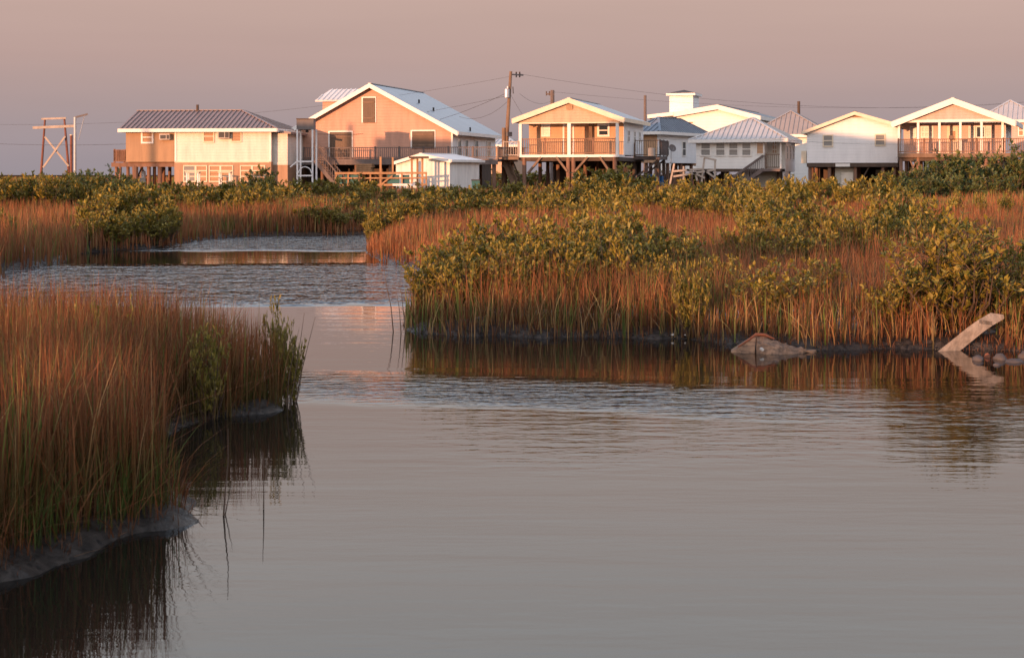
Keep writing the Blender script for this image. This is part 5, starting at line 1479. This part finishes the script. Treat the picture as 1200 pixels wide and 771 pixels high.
q.build('hull', M['hull'], o)
q = MB(); q.hexa([hp(-40, 0, -.12), hp(-13, 1, -.2), hp(-8, 1, .1), hp(-36, 0, .12), hp(-38, 3.5, -.1), hp(-9, 20.5, -.06), hp(-8, 21.5, .1), hp(-35, 4, .1)]); q.build('side_plate', M['hull'], o)
q = MB(); q.tube([hp(-30, 9, -.09), hp(-18, 16.5, -.07), hp(-8, 22.6, -.02), hp(2, 22, -.01), hp(13, 17.5, -.03)], [.008, .014, .02, .018, .008], 6); q.build('rim', M['rust'], o)
q = MB(); q.tube([(-6 * S, -.25, .055), (-5.4 * S, -.31, .055)], .018, 8); q.build('fitting', M['shell'], o)

def lump(name, label, cat, px, py, w, hgt, m, group=None, z=0.0, seed=0):
    X, Y = at(px, py, z); r = random.Random(seed)
    q = MB(); n = 10; rings = 5; W_ = w * Y / F / 2; H_ = hgt * Y / F
    for i in range(rings + 1):
        t = i / rings; ang = t * math.pi / 2
        for k in range(n):
            a = 2 * math.pi * k / n; rr = math.cos(ang) * (1 + r.uniform(-.16, .16)) + .02
            q.v.append((W_ * rr * math.cos(a), W_ * .8 * rr * math.sin(a), H_ * math.sin(ang) * (1 + r.uniform(-.08, .08)) - .02))
    for i in range(rings):
        for k in range(n): q.f.append((i * n + k, i * n + (k + 1) % n, (i + 1) * n + (k + 1) % n, (i + 1) * n + k))
    q.f.append(tuple(rings * n + k for k in range(n)))
    ob = q.build(name, M[m], None, True); ob.location = (X, Y, z)
    ob.rotation_euler = (0, 0, r.uniform(0, 6))
    return tag(ob, label, cat, group)
for i, (px, py, w, hh, lab) in enumerate(((780, 390, 3, 2.2, 'small pale shell leftmost in the row on the right bank'), (788, 391, 5, 2.6, 'biggest pale shell in the row on the right bank'), (796, 389.5, 3, 2.0, 'pale shell between the biggest shell and the last one on the right bank'), (804, 391, 5, 1.6, 'flat pale shell nearest the hull fragment on the right bank'))):
    lump('shell', lab, 'shell', px, py, w, hh, 'shell', 'shells along the right bank', .06, i)
for i, (px, py, w, hh, m, lab) in enumerate(((1157, 417.5, 8, 6, 'rust', 'stone right of the bent plank, coloured orange as if sunlit'), (1146, 421, 16, 7, 'rock', 'dark wet stone touching the right side of the bent plank'), (1172, 420, 18, 8, 'rock', 'dark wet stone between the orange stone and the flat lump'), (1189, 423, 24, 5, 'rock', 'flat dark lump put where the water glints, at the right picture edge'), (1203, 418, 20, 9, 'rock', 'dark stone cut off by the right picture edge'), (1168, 427, 12, 4, 'rock', 'small low stone in the water below the orange stone'))):  # the flat lump at the right edge takes the place of a water glint
    lump('stone', lab, 'stone', px, py, w, hh, m, 'stones by the bent plank', .01, 20 + i)  # the orange stone has the low sun put into its rust colour
lump('driftwood', 'small dark stick of driftwood floating on the ruffled water', 'driftwood', 424, 480, 20, 2, 'wood_dark', None, 0, 77)

# bare reed stems standing in the water
def reed(label, group, pts, Y, r=.006):
    P = [Vector((wx(px, Y), Y + .03 * i, wz(py, Y))) for i, (px, py) in enumerate(pts)]
    q = MB(); q.tube(P, [r * (1 - .75 * i / (len(P) - 1)) for i in range(len(P))], 5)
    return tag(q.build('reed_stem', M['reed']), label, 'reed', group)
G1 = 'bare stems off the right point'
reed('tallest bare reed stem standing in the water off the right point', G1, [(461, 390), (458, 360), (452.5, 335), (449, 315)], 19.6, .008)
reed('middle bare reed stem off the right point, leaning right', G1, [(470, 391), (468, 365), (464, 340)], 19.4, .007)
reed('shortest bare reed stem, touching the grass of the right point', G1, [(475, 391), (473, 370), (470, 345), (466, 330)], 19.5, .007)
G2 = 'bare stems off the near left grass'
reed('thin bare stem leaning right over the water at the tip of the near left grass', G2, [(346, 476), (352, 440), (360, 405), (368, 372)], 13.3, .006)
reed('thin bare stem beside the leaning one at the tip of the near left grass', G2, [(340, 474), (346, 435), (351, 400), (355, 368)], 13.35, .006)
reed('upright bare stem closest to the near left grass tip', G2, [(336, 476), (338, 440), (345, 405), (349, 385)], 13.3, .005)
reed('dark thin stem standing alone in the dark inlet by the left mud spit', G2, [(262, 604), (263, 575), (265, 545), (264, 505)], 9.02, .006)
reed('slender stem in open water right of the left mud spit', G2, [(309, 596), (308, 565), (306, 530)], 9.2, .0045)
reed('short second stem beside the dark stem in the inlet', G2, [(264, 603), (268, 578), (270, 560)], 9.05, .004)
reed('old broken stake standing in the water at the left picture edge', None, [(4, 335), (4, 316)], 30, .06)
